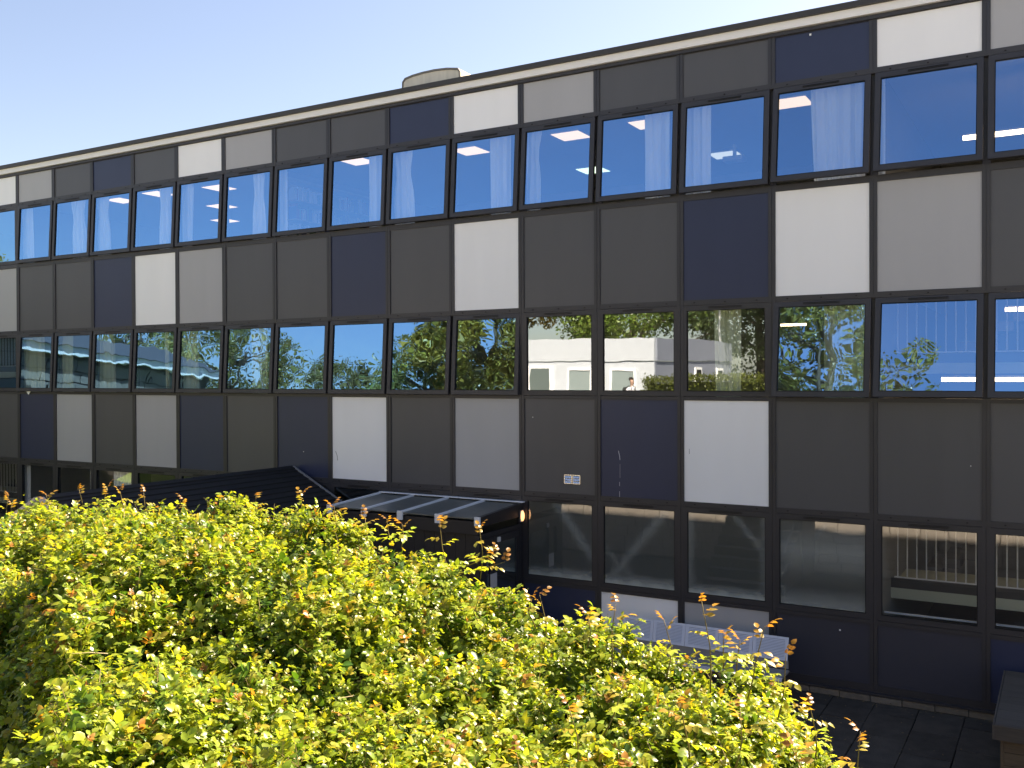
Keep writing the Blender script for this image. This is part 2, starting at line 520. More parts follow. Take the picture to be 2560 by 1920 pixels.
WM = {'u': window_meshes(1.49), 'm': window_meshes(1.475), 'g': window_meshes(1.49)}
frostdefs = {4: [(0.0, 1.0, -1.40, 0.22, 0.62), (0.8, 0.6, -0.1, 0.15, 0.22)],
             3: [(0.0, 1.0, -1.40, 0.22, 0.62), (-0.75, 0.62, -0.42, 0.15, 0.19), (0.62, 0.75, -1.02, 0.13, 0.12)],
             2: [(0.0, 1.0, -1.40, 0.20, 0.62), (-1.0, 0.0, 0.66, 0.20, 0.28), (1.0, 0.0, 0.66, 0.16, 0.25), (0.75, 0.62, 0.05, 0.10, 0.18)],
             1: [(0.0, 1.0, -1.45, 0.40, 0.42), (-0.75, 0.62, -0.12, 0.10, 0.24), (0.62, 0.75, -1.25, 0.10, 0.18), (0, 1.0, -0.55, 0.6, 0.28)]}
low_pane = WM['g'][1].copy(); low_pane.materials.clear(); low_pane.materials.append(M['glass_low']); low_pane.name = 'pane'
for b in BAYS:
    for rk, zt, od in (('u', Z['w5'], openU), ('m', Z['w8'], openM), ('g', Z['w11'], openG)):
        fr, pane, vent, gask = WM[rk]
        op = od.get(b, 0)
        o = link('window', fr, bld, (-(b + .5) * W + 12, 0, zt), (-math.asin(op / 1.49) + (random.uniform(-.002, .002)), 0, random.uniform(-.0015, .0015)))
        pm = pane
        if rk == 'g' and b in frostdefs:
            pm = pane.copy(); pm.materials.clear(); pm.materials.append(glass_mat('smeared_glass', 0.001, frostdefs[b], ior=3.0, rtint=(0.9, 0.95, 1.0)))
            pm.name = 'pane'
        elif rk == 'm' and b in (2, 3, 4):
            pm = pane.copy(); pm.materials.clear(); pm.materials.append(M['glass_flat'])
        elif rk == 'g':
            pm = low_pane
        link('pane', pm, o)
        link('trickle_vent', vent, o)
        link('gasket', gask, o)
# scratches on three panels (dark and pale scrapes in the coating)
def scratch(pts, mt, wd):
    b = MB()
    for p, q in zip(pts[:-1], pts[1:]):
        a = at(p[0], p[1], 0.0205); c = at(q[0], q[1], 0.0205)
        b.poly([(a.x - wd + 12, 0.0205, a.z), (a.x + wd + 12, 0.0205, a.z), (c.x + wd + 12, 0.0205, c.z), (c.x - wd + 12, 0.0205, c.z)])
    link('scratch', b.mesh('scratch', mt), bld)


sd_ = mat('scratch_dark', (0.05, 0.05, 0.05), 0.8); sp_ = mat('scratch_pale', (0.55, 0.55, 0.6), 0.8)
scratch([(839, 1128), (843, 1140), (844, 1151)], sd_, 0.005)
scratch([(1546, 1127), (1549, 1140), (1550, 1150)], sp_, 0.006)
scratch([(1550, 1160), (1550, 1195)], sp_, 0.002)
scratch([(1549, 1205), (1549, 1215)], sp_, 0.004)
scratch([(1549, 1228), (1549, 1246)], sp_, 0.004)
scratch([(1723, 1122), (1723.5, 1135)], sd_, 0.003)
# stains: bird dropping
dp = MB(); c = at(2027, 86, 0.02)
dp.box(c.x + 12 - .02, 0.012, c.z - .018, c.x + 12 + .008, 0.0215, c.z + .012)
link('bird_dropping', dp.mesh('bird_dropping', M['rail_white']), bld)

for px_, py_, rr_ in ((759, 1129, .008), (1332, 1043, .007), (2100, 1575, .011), (2427, 1165, .006), (850, 1060, .005)):
    c = at(px_, py_, 0.02)
    link('speck', MB().box(c.x + 12 - rr_, 0.016, c.z - rr_, c.x + 12 + rr_, 0.0215, c.z + rr_).mesh('speck', M['rail_white']), bld)
pn = thing('paper_pennant', 'small white paper triangle pointing down below the sixteenth middle row window', 'pennant', tuple(at(72, 980, -.02)))
link('triangle', MB().prism([(-.12, .04), (0, -.07), (.12, .04)], 'y', -.012, -.004).mesh('triangle', M['rail_white']), pn)

# twin chrome extract grilles on a lower panel
gt = thing('vent_grille', 'pair of small square chrome extractor vents on a charcoal panel above the ground floor windows', 'vent', (-6.49, 0.02, 3.04))
chrome = mat('chrome', (0.75, 0.76, 0.78), 0.22, 0.5, 1.0)
for sx in (-1, 1):
    b = MB(); cx_ = sx * 0.082
    b.box(cx_ - .075, -0.02, -.08, cx_ - .062, 0.0, .08).box(cx_ + .062, -0.02, -.08, cx_ + .075, 0.0, .08)
    b.box(cx_ - .062, -0.02, .066, cx_ + .062, 0.0, .08).box(cx_ - .062, -0.02, -.08, cx_ + .062, 0.0, -.066)
    cw = link('cowl', b.mesh('cowl', chrome), gt)
    for k in range(3):
        z0 = 0.045 - k * 0.045
        link('louvre', MB().prism([(-.028, z0 - .022), (-.024, z0 - .024), (-.002, z0 + .018), (-.006, z0 + .02)], 'x', cx_ - .062, cx_ + .062).mesh('louvre', chrome), cw)

# ------------------------------------------------------------------ inside: lights, curtains, stairs, shelves
def ordw(b):
    return {-1: 'first', 0: 'second', 1: 'third', 2: 'fourth', 3: 'fifth', 4: 'sixth', 5: 'seventh', 6: 'eighth', 7: 'ninth', 8: 'tenth', 9: 'eleventh', 10: 'twelfth', 11: 'thirteenth', 12: 'fourteenth', 13: 'fifteenth', 14: 'sixteenth', 15: 'seventeenth'}[b]


lp_fr = MB().box(-.3, -.3, 0, .3, .3, .03).mesh('housing', M['lamp_body'])


def ceiling_light(x, y, lab, mk='lamp'):
    t = thing('ceiling_light', lab, 'ceiling light', (x, y, 9.43), 'square ceiling lights')
    link('housing', lp_fr, t)
    link('diffuser', MB().box(-.285, -.285, -.008, .285, .285, -0.001).mesh('diffuser', M[mk]), t)
    return t


for x, y, b, lab, mk in [
        (-16.75, 1.5, 10, 'lit square ceiling light highest of the three stacked across the eleventh and twelfth top windows', 'lamp'),
        (-18.6, 3.3, 10, 'lit square ceiling light, middle one of three stacked across the eleventh and twelfth top windows', 'lamp'),
        (-20.3, 5.0, 10, 'lit square ceiling light, lowest of three stacked across the eleventh and twelfth top windows', 'lamp'),
        (-20.15, 1.35, 12, 'lit square ceiling light beside the curtain of the fourteenth top window from the right', 'lamp'),
        (-18.6, 1.25, 11, 'lit square ceiling light half behind the curtain of the thirteenth top window from the right', 'lamp'),
        (-12.05, 1.0, 7, 'lit square ceiling light at the head of the ninth top window from the right', 'lamp'),
        (-9.5, 1.46, 5, 'square lit ceiling light in the top floor window under the middle white panel', 'lamp'),
        (-7.2, 1.42, 4, 'square lit ceiling light high in the top floor window under the light grey panel', 'lamp'),
        (-8.15, 4.4, 4, 'greenish square ceiling light seen across the mullion between two top floor windows', 'lamp_green'),
        (-5.6, 1.38, 3, 'lit square ceiling light showing one corner beside the curtain of the fifth top window', 'lamp'),
        (-5.15, 4.5, 2, 'dim unlit square ceiling light low in the fourth top floor window from the right', 'lamp_dim'),
        (-3.02, 1.36, 1, 'lit square ceiling light left of the wide curtain in the third top window', 'lamp')]:
    ceiling_light(x, y, lab, mk)


def tube_light(p, ln, lab, r=0.03):
    t = thing('tube_light', lab, 'tube light', p, 'linear tube lights')
    link('tube', MB().box(0, -r, -r, ln, r, r).mesh('tube', M['tube']), t)
    link('tube_housing', MB().box(0, -r * 1.2, r + .001, ln, r * 1.2, r + .03).mesh('tube_housing', M['lamp_body']), t)
    if p[2] > 8: link('hanger', MB().box(0.2, -.01, r + .03, .22, .01, 9.46 - p[2]).mesh('hanger', M['lamp_body']), t)


p = at(1920 + 1685 * .28933, 1195 * .28933, 1.4); tube_light((p.x, p.y, p.z), 1.6, 'long lit tube light low in the top floor windows at the right end')
p = at(1920 + 1500 * .28933, 640 + 1068 * .28933, 1.5); tube_light((p.x, p.y, p.z), 1.7, 'long lit tube light below the pale landing in the middle floor stair windows')
p = at(2513, 774, 1.8); tube_light((p.x, p.y, p.z), 1.2, 'lit tube light near the head of the first middle floor window from the right')
p = at(1952, 813, 2.5); tube_light((p.x, p.y, p.z), 0.45, 'thin lit tube light in the leafy third middle floor window from the right', 0.018)

# projector under the ceiling
pj = thing('projector', 'pale projector hanging above the unlit ceiling light in a top floor window', 'projector', (-4.75, 3.8, 9.2))
link('body', MB().box(-.2, -.15, -.09, .2, .15, 0).mesh('body', M['lamp_body']), pj)
link('bracket', MB().box(-.03, -.03, 0.001, .03, .03, .25).mesh('bracket', M['lamp_body']), pj)


def curtain(x0, x1, z0, z1, lab, mk='curtain', tied=False, y=0.20, seed=0):
    r = random.Random(seed)
    n = max(10, int((x1 - x0) / 0.012)); rows = 12
    ph = [r.uniform(0, 6.28) for _ in range(4)]
    fr = [r.uniform(38, 55), r.uniform(70, 95), r.uniform(15, 22), r.uniform(8, 12)]
    V, F = [], []
    wd = x1 - x0
    for j in range(rows + 1):
        t = j / rows
        z = z1 + (z0 - z1) * t
        if tied:
            pin = 1 - 0.28 * math.exp(-((t - .3) / .16) ** 2)
        else:
            pin = 1 + 0.05 * math.sin(t * 3 + ph[0])
        for i in range(n + 1):
            u = i / n
            x = x0 + wd * (0.5 + (u - .5) * pin) + (0.06 * wd * math.sin(2.0 * t + ph[1]) if tied else 0.02 * wd * t)
            amp = 0.040 * (0.65 + 0.35 * t)
            s = u * wd
            yy = y + amp * math.sin(fr[0] * s + ph[0] + 0.8 * math.sin(t * 2 + ph[2])) + 0.4 * amp * math.sin(fr[1] * s + ph[3]) + 0.5 * amp * math.sin(fr[2] * s + ph[2])
            V.append((x - x0, yy - y, z - z0)); F
    for j in range(rows):
        for i in range(n):
            a = j * (n + 1) + i
            F.append((a, a + 1, a + n + 2, a + n + 1))
    b = MB(); b.v, b.f = V, F
    o = link('curtain', b.mesh('curtain', M[mk], smooth=True), None, (x0, y, z0))
    tag(o, lab, 'curtain', 'curtains hanging inside the windows')


cu = [('u', 14, -22.77, -22.17, 0), ('u', 13, -20.55, -20.0, 1), ('u', 12, -19.62, -19.05, 1), ('u', 11, -17.32, -16.92, 1), ('u', 10, -16.62, -16.17, 0), ('u', 9, -14.27, -13.87, 1),
      ('u', 8, -13.68, -13.3, 0), ('u', 7, -11.12, -10.83, 0), ('u', 6, -10.53, -10.0, 1), ('u', 5, -8.26, -7.82, 0), ('u', 4, -7.55, -7.15, 1), ('u', 3, -5.2, -4.74, 0), ('u', 2, -4.55, -4.03, 0), ('u', 1, -2.43, -1.65, 0), ('u', 0, -1.475, -1.36, 0),
      ('m', 14, -22.73, -21.75, 0), ('m', 13, -20.99, -20.5, 0), ('m', 12, -19.49, -18.93, 0), ('m', 11, -17.17, -16.98, 0), ('m', 10, -16.55, -16.05, 0), ('m', 9, -14.32, -13.9, 0), ('m', 2, -3.98, -3.55, 0), ('m', 1, -2.25, -1.66, 0),
      ('g', 14, -22.68, -22.36, 0), ('g', 13, -19.9, -19.72, 0), ('g', 12, -19.0, -18.3, 0)]
for i, (rk, b, x0, x1, td) in enumerate(cu):
    z0, z1, fl = {'u': (7.58, 9.36, 'top'), 'm': (4.3, 6.12, 'middle row'), 'g': (0.9, 2.86, 'ground row')}[rk]
    side = 'left' if (x0 + x1) / 2 < -(b + .5) * W else 'right'
    curtain(x0, x1, z0, z1, 'pale curtain %s at the %s of the %s %s window from the right' % ('bunched' if td else 'hanging', side, ordw(b), fl), 'curtain_green' if rk == 'm' else 'curtain', bool(td), seed=i)

bpart('curtain_rail', M['rail_white'], XL + 5.6, .185, 9.37, -1.6, .215, 9.40)
bpart('curtain_rail', M['rail_white'], XL + 5.6, .185, 6.13, -1.6, .215, 6.16)

# stairwell: landings, balustrades and flights in the bays at the right end and at the far left
bar_me = MB().tube([(0, 0, 0), (0, 0, 0.86)], 0.011, 6).mesh('bar', M['rail_white'])
step_m = mat('stair_tread', (0.11, 0.10, 0.10), 0.6)
for (xa, xb) in ((-1.44, 4.3), (-28.2, -22.6 - .75)):
    for zl in (1.30, 4.86, 8.0):
        if zl > 7: continue
        bpart('landing', M['stair_green'], xa, 1.2, zl, xb, 2.9, zl + .165)
        bpart('landing_kerb', M['int_floor'], xa, 1.21, zl + .166, xb, 1.26, zl + .32)
        bal = link('balustrade', MB().box(xa + 12 + .05, 1.22, zl + .325, xb + 12, 1.25, zl + .345).box(xa + 12 + .05, 1.215, zl + 1.205, xb + 12, 1.255, zl + 1.24).mesh('balustrade', M['rail_white']), bld)
        n = int((xb - xa - .1) / 0.14)
        for i in range(min(n, 26)):
            link('bar', bar_me, bal, (xa + 12 + .10 + i * 0.14, 1.235, zl + .345))
        # a flight rising away behind the landing
        fl_ = MB()
        for k in range(11):
            fl_.box(xa + 12 + 0.3 + k * 0.27, 3.0, zl + .17 + k * .165 - .12, xa + 12 + 0.57 + k * .27, 4.3, zl + .17 + k * .165 + .04)
        link('stair_flight', fl_.mesh('stair_flight', step_m), bld)
bpart('window_rail', M['rail_white'], -1.40, 0.32, 1.255, 4.2, 0.345, 1.28)

# bookcase against a partition, shelves with rows of books
bc = thing('bookcase', 'tall bookcase full of books seen through the ninth and tenth top floor windows', 'bookcase', (-13.95, 2.6, 6.99))
wood = mat('shelf_wood', (0.42, 0.36, 0.28), 0.6)
link('back', MB().box(0, -1.8, 0, .02, 1.8, 2.3).mesh('back', wood), bc)
bookcols = [mat('book_cover_%s' % n, c, 0.7) for n, c in (('red', (.3, .08, .06)), ('blue', (.08, .12, .3)), ('cream', (.55, .5, .4)), ('white', (.7, .7, .7)), ('green', (.1, .22, .12)))]
for k in range(6):
    z = 0.05 + k * 0.42
    sh = link('shelf', MB().box(.021, -1.8, z, .32, 1.8, z + .025).mesh('shelf', wood), bc)
    if k == 5: continue
    yb = -1.75
    bks = [MB() for _ in bookcols]
    while yb < 1.7:
        wb = random.uniform(.025, .06); hb = random.uniform(.2, .36)
        if random.random() > .15: bks[random.randrange(5)].box(.06, yb, z + .026, random.uniform(.22, .28), yb + wb * .95, z + .026 + hb)
        yb += wb
    for bb, cm in zip(bks, bookcols):
        if bb.v:
            ob = link('books', bb.mesh('books', cm), sh); ob['kind'] = 'stuff'
for k in range(3):
    tb = thing('classroom_table', ['pale classroom table just inside the sixth middle floor window', 'pale classroom table inside the eighth middle floor window', 'pale classroom table inside the tenth top floor window'][k], 'table', [(-6.6, 2.2, 3.65), (-10.6, 2.2, 3.65), (-12.4, 2.6, 6.98)][k])
    link('tabletop', MB().box(-.6, -.3, .70, .6, .3, .73).mesh('tabletop', wood), tb)
    for sx in (-.55, .55):
        for sy in (-.25, .25):
            link('leg', MB().box(sx - .015, sy - .015, 0, sx + .015, sy + .015, .70).mesh('leg', M['lamp_body']), tb)

# ------------------------------------------------------------------ roof ventilator
rv_m = mat('vent_concrete', (0.58, 0.55, 0.46), 0.85, 0.2, var=0.28, scale=3, streak=(3, 3, 0.5), bump=0.3, bscale=30)
rv = thing('roof_ventilator', 'weathered beige domed ventilator housing standing on the roof edge against the sky', 'roof vent', (-10.15, 1.0, 10.33))
prof = [(-.71, -.02), (.70, -.02), (.715, .35), (.70, .58), (.655, .64), (.40, .685), (.1, .705), (-.2, .70), (-.45, .68), (-.64, .645), (-.70, .58), (-.715, .3)]
b = MB(); secs = [(0.0, 1.0, 1.0), (0.03, 1.01, 1.01), (1.25, 1.0, 1.0), (1.6, .99, .90), (1.9, .97, .72), (2.1, .94, .48), (2.25, .9, .22), (2.3, .88, 0.05)]
for (yy, sx, sz) in secs:
    for (px_, pz_) in prof: b.v.append((px_ * sx, yy, pz_ * sz))
k = len(prof)
b.f.append(tuple(range(k)))
for s_ in range(len(secs) - 1):
    for i in range(k):
        j = (i + 1) % k
        b.f.append((s_ * k + i, s_ * k + j, (s_ + 1) * k + j, (s_ + 1) * k + i))
b.f.append(tuple(range((len(secs) - 1) * k, len(secs) * k)))
link('hood', b.mesh('hood', rv_m), rv)
link('front_rim', MB().prism([(-.725, .28), (-.70, .28), (-.686, .57), (-.63, .622), (-.45, .655), (-.2, .675), (.1, .68), (.4, .66), (.645, .615), (.687, .57), (.70, .28), (.725, .28), (.712, .585), (.66, .655), (.4, .70), (.1, .72), (-.2, .715), (-.46, .695), (-.645, .66), (-.712, .585)], 'y', -0.02, 0.0).mesh('front_rim', mat('vent_rim', (0.16, 0.155, 0.14), 0.8, 0.2, var=.2)), rv)
link('slot', MB().box(-.13, -.012, .33, .02, -.001, .37).mesh('slot', M['black']), rv)
link('flashing', MB().box(-.8, -.1, -.04, .8, 2.4, -.021).mesh('flashing', M['roofing']), rv)

# ------------------------------------------------------------------ gabled dark shelter beside the entrance
sh = thing('gabled_shelter', 'low black boarded shelter with pitched roof and pale grey gable beside the porch', 'shelter', (-12.9, -2.87, 0))
blk = mat('black_boards', (0.017, 0.017, 0.018), 0.7, 0.3, var=0.3, scale=4, streak=(1, 6, 1))
grey_trim = mat('grey_verge', (0.22, 0.22, 0.22), 0.6, var=.1)
gable_m = mat('pale_gable', (0.42, 0.40, 0.385), 0.7, 0.3, var=0.06, scale=3)
YN, YF = -2.85, 2.79         # near and far end relative to the base
ridge, slope, halfw = 2.98, 0.5, 1.62
nb = 11
brd = []
for s_ in (-1, 1):
    for i in range(nb):
        u0, u1 = i * halfw / nb, (i + 1) * halfw / nb + .02
        za, zb = ridge - u0 * slope, ridge - u1 * slope
        p = MB().prism([(s_ * u0, za), (s_ * u1, zb + .022), (s_ * u1, zb - .004), (s_ * u0, za - .026)], 'y', YN, YF)
        link('roof_board', p.mesh('roof_board', blk), sh, (0, 0, 0))
link('ridge_cap', MB().prism([(-.09, ridge - .03), (.09, ridge - .03), (.09, ridge - .012), (0, ridge + .035), (-.09, ridge - .012)], 'y', YN - .02, YF).mesh('ridge_cap', blk), sh)
for yy in (YF - .04,):
    link('verge_board', MB().prism([(0.02, ridge + .03), (0.02, ridge - .06), (halfw + .05, ridge - slope * halfw - .10), (halfw + .05, ridge - slope * halfw + .0)], 'y', yy - .03, yy + .02).mesh('verge_board', grey_trim), sh)
# gable end facing the courtyard: two pale leaves with a dark slot, each with a capping strip
for s_ in (-1, 1):
    a = 0.055
    pr = [(s_ * a, 1.4), (s_ * 1.5, 1.4), (s_ * 1.5, ridge - slope * 1.5 - .03), (s_ * a, ridge - slope * a - .03)]
    lf = link('gable_leaf', MB().prism(pr, 'y', YN - .06, YN - .01).mesh('gable_leaf', gable_m), sh)
    link('capping', MB().prism([(s_ * a, ridge - slope * a - .028), (s_ * 1.62, ridge - slope * 1.62 - .028), (s_ * 1.62, ridge - slope * 1.62 + .04), (s_ * a, ridge - slope * a + .04)], 'y', YN - .085, YN - .002).mesh('capping', gable_m), lf)
    link('batten', MB().prism([(s_ * a, ridge - .42), (s_ * 1.3, ridge - 1.0), (s_ * 1.3, ridge - 1.02), (s_ * a, ridge - .44)], 'y', YN - .068, YN - .061).mesh('batten', grey_trim), lf)
    for k in range(2): link('wall', MB().box(s_ * 1.45 - .04, YN + k * 2.82, 0, s_ * 1.45 + .04, YN + (k + 1) * 2.82, 2.2).mesh('wall', blk), sh)
link('slot_post', MB().box(-.05, YN - .03, 0, .05, YN + .02, ridge - .03).mesh('slot_post', M['black']), sh)
link('gable_base', MB().box(-1.42, YN - .05, 0, 1.42, YN - .01, 1.39).mesh('gable_base', blk), sh)

# ------------------------------------------------------------------ entrance porch with glazed lean-to canopy
po = thing('entrance_porch', 'dark framed entrance porch with glazed lean-to roof and five white glazing bars', 'porch', (-9.08, -0.75, 0))
PX0, PX1, PYF = -1.6, 1.6, -0.74
dk = mat('porch_frame', (0.016, 0.016, 0.020), 0.5, 0.4, var=.15)
whp = mat('white_upvc', (0.72, 0.74, 0.78), 0.4, 0.4)
poly_m, tt, bb_ = new_mat('polycarbonate')
bb_.inputs['Base Color'].default_value = (0.115, 0.125, 0.12, 1); bb_.inputs['Roughness'].default_value = 0.35
nn_ = tt.nodes.new('ShaderNodeTexNoise'); nn_.inputs['Scale'].default_value = 7; nn_.inputs['Detail'].default_value = 8
rr_ = tt.nodes.new('ShaderNodeValToRGB'); rr_.color_ramp.elements[0].color = (0.07, 0.08, 0.075, 1); rr_.color_ramp.elements[1].color = (0.15, 0.155, 0.14, 1)
tt.links.new(nn_.outputs[0], rr_.inputs[0]); tt.links.new(rr_.outputs[0], bb_.inputs['Base Color'])
zbk, zfr = 2.535, 2.455
zz = lambda y: zfr + (zbk - zfr) * (y - PYF) / (0.70 - PYF)
for i in range(4):
    xa = PX0 + i * .8 + .03; xb = xa + .74
    b = MB(); b.v = [(xa, PYF, zz(PYF)), (xb, PYF, zz(PYF)), (xb, .70, zz(.7)), (xa, .70, zz(.7)), (xa, PYF, zz(PYF) + .02), (xb, PYF, zz(PYF) + .02), (xb, .70, zz(.7) + .02), (xa, .70, zz(.7) + .02)]; b.f = list(BOXF)
    link('roof_pane', b.mesh('roof_pane', poly_m), po)
for i in range(5):
    x = PX0 + i * .8
    wbar = .036
    b = MB(); y0, y1 = PYF - .03, .70
    b.v = [(x - wbar, y0, zz(y0) - .03), (x + wbar, y0, zz(y0) - .03), (x + wbar, y1, zz(y1) - .03), (x - wbar, y1, zz(y1) - .03), (x - wbar, y0, zz(y0) + .045), (x + wbar, y0, zz(y0) + .045), (x + wbar, y1, zz(y1) + .045), (x - wbar, y1, zz(y1) + .045)]; b.f = list(BOXF)
    gb = link('glazing_bar', b.mesh('glazing_bar', whp if i < 4 else dk), po)
    link('end_cap', MB().box(x - .055, y0 - .03, zz(y0) - .10, x + .055, y0 - .001, zz(y0) + .055).mesh('end_cap', whp), gb)
link('wall_flashing', MB().box(PX0, .66, zbk + .046, PX1 + .05, .735, zbk + .065).mesh('wall_flashing', whp), po)
link('beam', MB().box(PX0 + .02, PYF + .0, 2.20, PX1 - .02, PYF + .07, 2.42).mesh('beam', dk), po)
link('side_beam', MB().box(PX1 - .07, PYF + .07, 2.33, PX1, .72, 2.50).mesh('side_beam', dk), po)
link('side_beam', MB().box(PX0, PYF + .07, 2.25, PX0 + .07, .72, 2.44).mesh('side_beam', dk), po)
for x in (PX0, PX1 - .08):
    link('post', MB().box(x, PYF, 0, x + .08, PYF + .08, 2.19).mesh('post', dk), po)
# boarded front infill
for i in range(14):
    xa = PX0 + .1 + i * .214
    link('front_board', MB().box(xa, PYF + .09, 0.05, xa + .208, PYF + .115, 2.18).mesh('front_board', dk), po)
# side door (double leaf) in the right hand wall, seen obliquely
xs = PX1 - .05
link('side_frame', MB().box(xs, PYF + .09, 2.12, xs + .05, .70, 2.20).box(xs, -.66, 0, xs + .05, -.60, 2.119).box(xs, .62, 0, xs + .05, .70, 2.119).mesh('side_frame', dk), po)
for (ya, yb) in ((-.595, -.28), (-.27, .615)):
    dr = link('door', MB().box(xs + .005, ya, .02, xs + .045, ya + .09, 2.11).box(xs + .005, yb - .09, .02, xs + .045, yb, 2.11).box(xs + .005, ya + .09, .02, xs + .045, yb - .09, .30).box(xs + .005, ya + .09, 1.98, xs + .045, yb - .09, 2.11).mesh('door', dk), po)
    link('door_glass', MB().box(xs + .02, ya + .09, .30, xs + .03, yb - .09, 1.98).mesh('door_glass', M['glass_flat']), dr)
    hy = yb - .075 if ya < -.5 else ya + .02
    link('push_plate', MB().box(xs + .046, hy - .02, 1.24, xs + .055, hy + .08, 1.48).mesh('push_plate', mat('steel_plate', (.55, .55, .56), .45, .5, .3)), dr)
    if ya > -.5:
        link('door_closer', MB().box(xs + .046, ya + .12, 2.0, xs + .075, ya + .2, 2.08).mesh('door_closer', M['lamp_body']), dr)

wl = thing('wall_lamp', 'small oval bulkhead lamp glowing orange above the porch side door', 'lamp', (-7.462, -0.085, 2.345))
b = MB()
for i in range(9):
    th = -math.pi / 2 + math.pi * i / 8
    for k in range(12):
        a = 2 * math.pi * k / 12
        b.v.append((0.015 + .04 * math.cos(th) * max(0, math.cos(a)), .05 * math.cos(th) * math.sin(a), .095 * math.sin(th)))
for i in range(8):
    for k in range(12):
        b.f.append((i * 12 + k, i * 12 + (k + 1) % 12, (i + 1) * 12 + (k + 1) % 12, (i + 1) * 12 + k))
link('globe', b.mesh('globe', mat('lit_globe', (.9, .7, .5), .4, emit=((1.0, .50, .20), .55)), True), wl)
link('backplate', MB().box(0, -.055, -.10, .014, .055, .10).mesh('backplate', M['lamp_body']), wl)

# ------------------------------------------------------------------ louvred bench, yellow chair, timber box
bn = thing('garden_bench', 'long bench with pale blue-white louvred backrest standing under the ground floor windows', 'bench', (-4.0, -0.62, 0))
bw_m = mat('bench_plastic', (0.58, 0.63, 0.74), 0.45, 0.4, var=.04)
bg_m = mat('bench_grey', (0.24, 0.24, 0.24), 0.7, 0.3, var=.15, streak=(.5, 6, 6))
bp_ = MB()
pwid = 0.54
bp_.box(0, -.012, 0, pwid - .006, 0, .035).box(0, -.012, .305, pwid - .006, 0, .345).box(0, -.012, .035, .05, 0, .305).box(pwid - .056, -.012, .035, pwid - .006, 0, .305)
for k in range(12):
    z0 = .038 + k * .0222
    bp_.prism([(-.013, z0), (-.009, z0), (-.004, z0 + .0145), (-.008, z0 + .0145)], 'x', .05, pwid - .056)
lou = bp_.mesh('louvre_panel', bw_m)
bkg = MB().box(0.045, .001, 0.03, pwid - .05, .006, .31).mesh('slot_shade', mat('bench_slot_shade', (.30, .34, .44), .7))  # darker sheet added behind the slats, standing in for shade in the slots
for i in range(5):
    lo_ = link('louvre_panel', lou, bn, (-1.33 + i * pwid, .10, .56), (R(-14), 0, 0))
    link('slot_shade', bkg, lo_)
link('back_rail', MB().box(-1.35, .105, .44, 1.37, .14, .56).mesh('back_rail', bg_m), bn)
for i in range(3):
    link('seat_board', MB().box(-1.38, -.34 + i * .145, .40, 1.39, -.205 + i * .145, .43).mesh('seat_board', bg_m), bn)
link('seat_edge', MB().box(-1.385, -.37, .385, 1.395, -.345, .435).mesh('seat_edge', bw_m), bn)
for x in (-1.25, 0, 1.25):
    for y in (-.28, .08):
        link('leg', MB().box(x - .03, y - .03, 0, x + .03, y + .03, .399).mesh('leg', bg_m), bn)

yc = thing('plastic_chair', 'yellow plastic chair with rounded backrest and hand holes in front of the navy panel', 'chair', (-6.93, -0.62, 0))
yel = mat('yellow_plastic', (0.50, 0.34, 0.03), 0.35, 0.5)
# backrest: rounded shell with two oval openings
bm = bmesh.new()
NX, NZ = 25, 24
grid = {}
for i in range(NX + 1):
    for j in range(NZ + 1):
        u = i / NX * 2 - 1; v = j / NZ
        hw = .185 if v < .72 else .185 * math.sqrt(max(0, 1 - ((v - .72) / .42) ** 2))
        grid[i, j] = bm.verts.new((u * hw, .05 * (1 - u * u) + .03 * v, .44 + v * .36))
for i in range(NX):
    for j in range(NZ):
        u = (i + .5) / NX * 2 - 1; v = (j + .5) / NZ
        if ((abs(u) - .68) / .20) ** 2 + ((v - .55) / .24) ** 2 < 1: continue
        bm.faces.new((grid[i, j], grid[i + 1, j], grid[i + 1, j + 1], grid[i, j + 1]))
me = bpy.data.meshes.new('backrest'); bmesh.ops.solidify(bm, geom=bm.faces[:], thickness=.012); bm.to_mesh(me); bm.free(); me.materials.append(yel)
me.polygons.foreach_set('use_smooth', [True] * len(me.polygons))
link('backrest', me, yc)
link('seat', MB().prism([(-.19, -.30), (.19, -.30), (.2, .0), (.17, .07), (-.17, .07), (-.2, .0)], 'z', .425, .443).mesh('seat', yel), yc)
for sx in (-.16, .16):
    for sy in (-.26, .04):
        link('leg', MB().tube([(sx, sy, .43), (sx * 1.15, sy * 1.15, 0)], .014, 8).mesh('leg', yel), yc)

tb = thing('timber_box', 'weathered dark timber storage box with overhanging lid at the right edge of the paving', 'box', (1.4, -1.45, 0))
tim = mat('old_timber', (0.085, 0.075, 0.065), 0.85, 0.25, var=.4, scale=6, streak=(.6, 8, 8), bump=.4, bscale=40)
tim2 = mat('box_timber', (0.11, 0.085, 0.06), 0.85, 0.25, var=.4, scale=6, streak=(.6, 8, 8), bump=.4, bscale=40)
for i in range(8):
    y0 = -1.15 + i * .29
    link('lid_board', MB().box(-1.14, y0, .765, 1.2, y0 + .286, .80).mesh('lid_board', tim), tb, (0, 0, random.uniform(-.002, .002)))
link('lid_edge', MB().box(-1.145, -1.175, .63, 1.2, -1.152, .797).mesh('lid_edge', tim), tb)
link('lid_edge', MB().box(-1.165, -1.175, .63, -1.146, 1.17, .797).mesh('lid_edge', tim), tb)
for i in range(4):
    link('side_board', MB().box(-1.05, -1.10, .02 + i * .153, 1.1, -1.07, .168 + i * .153).mesh('side_board', tim2), tb)
    link('side_board', MB().box(-1.08, -1.06, .02 + i * .153, -1.052, 1.1, .168 + i * .153).mesh('side_board', tim2), tb)
link('corner_post', MB().box(-1.085, -1.104, 0, -1.052, -1.061, .63).mesh('corner_post', tim2), tb)

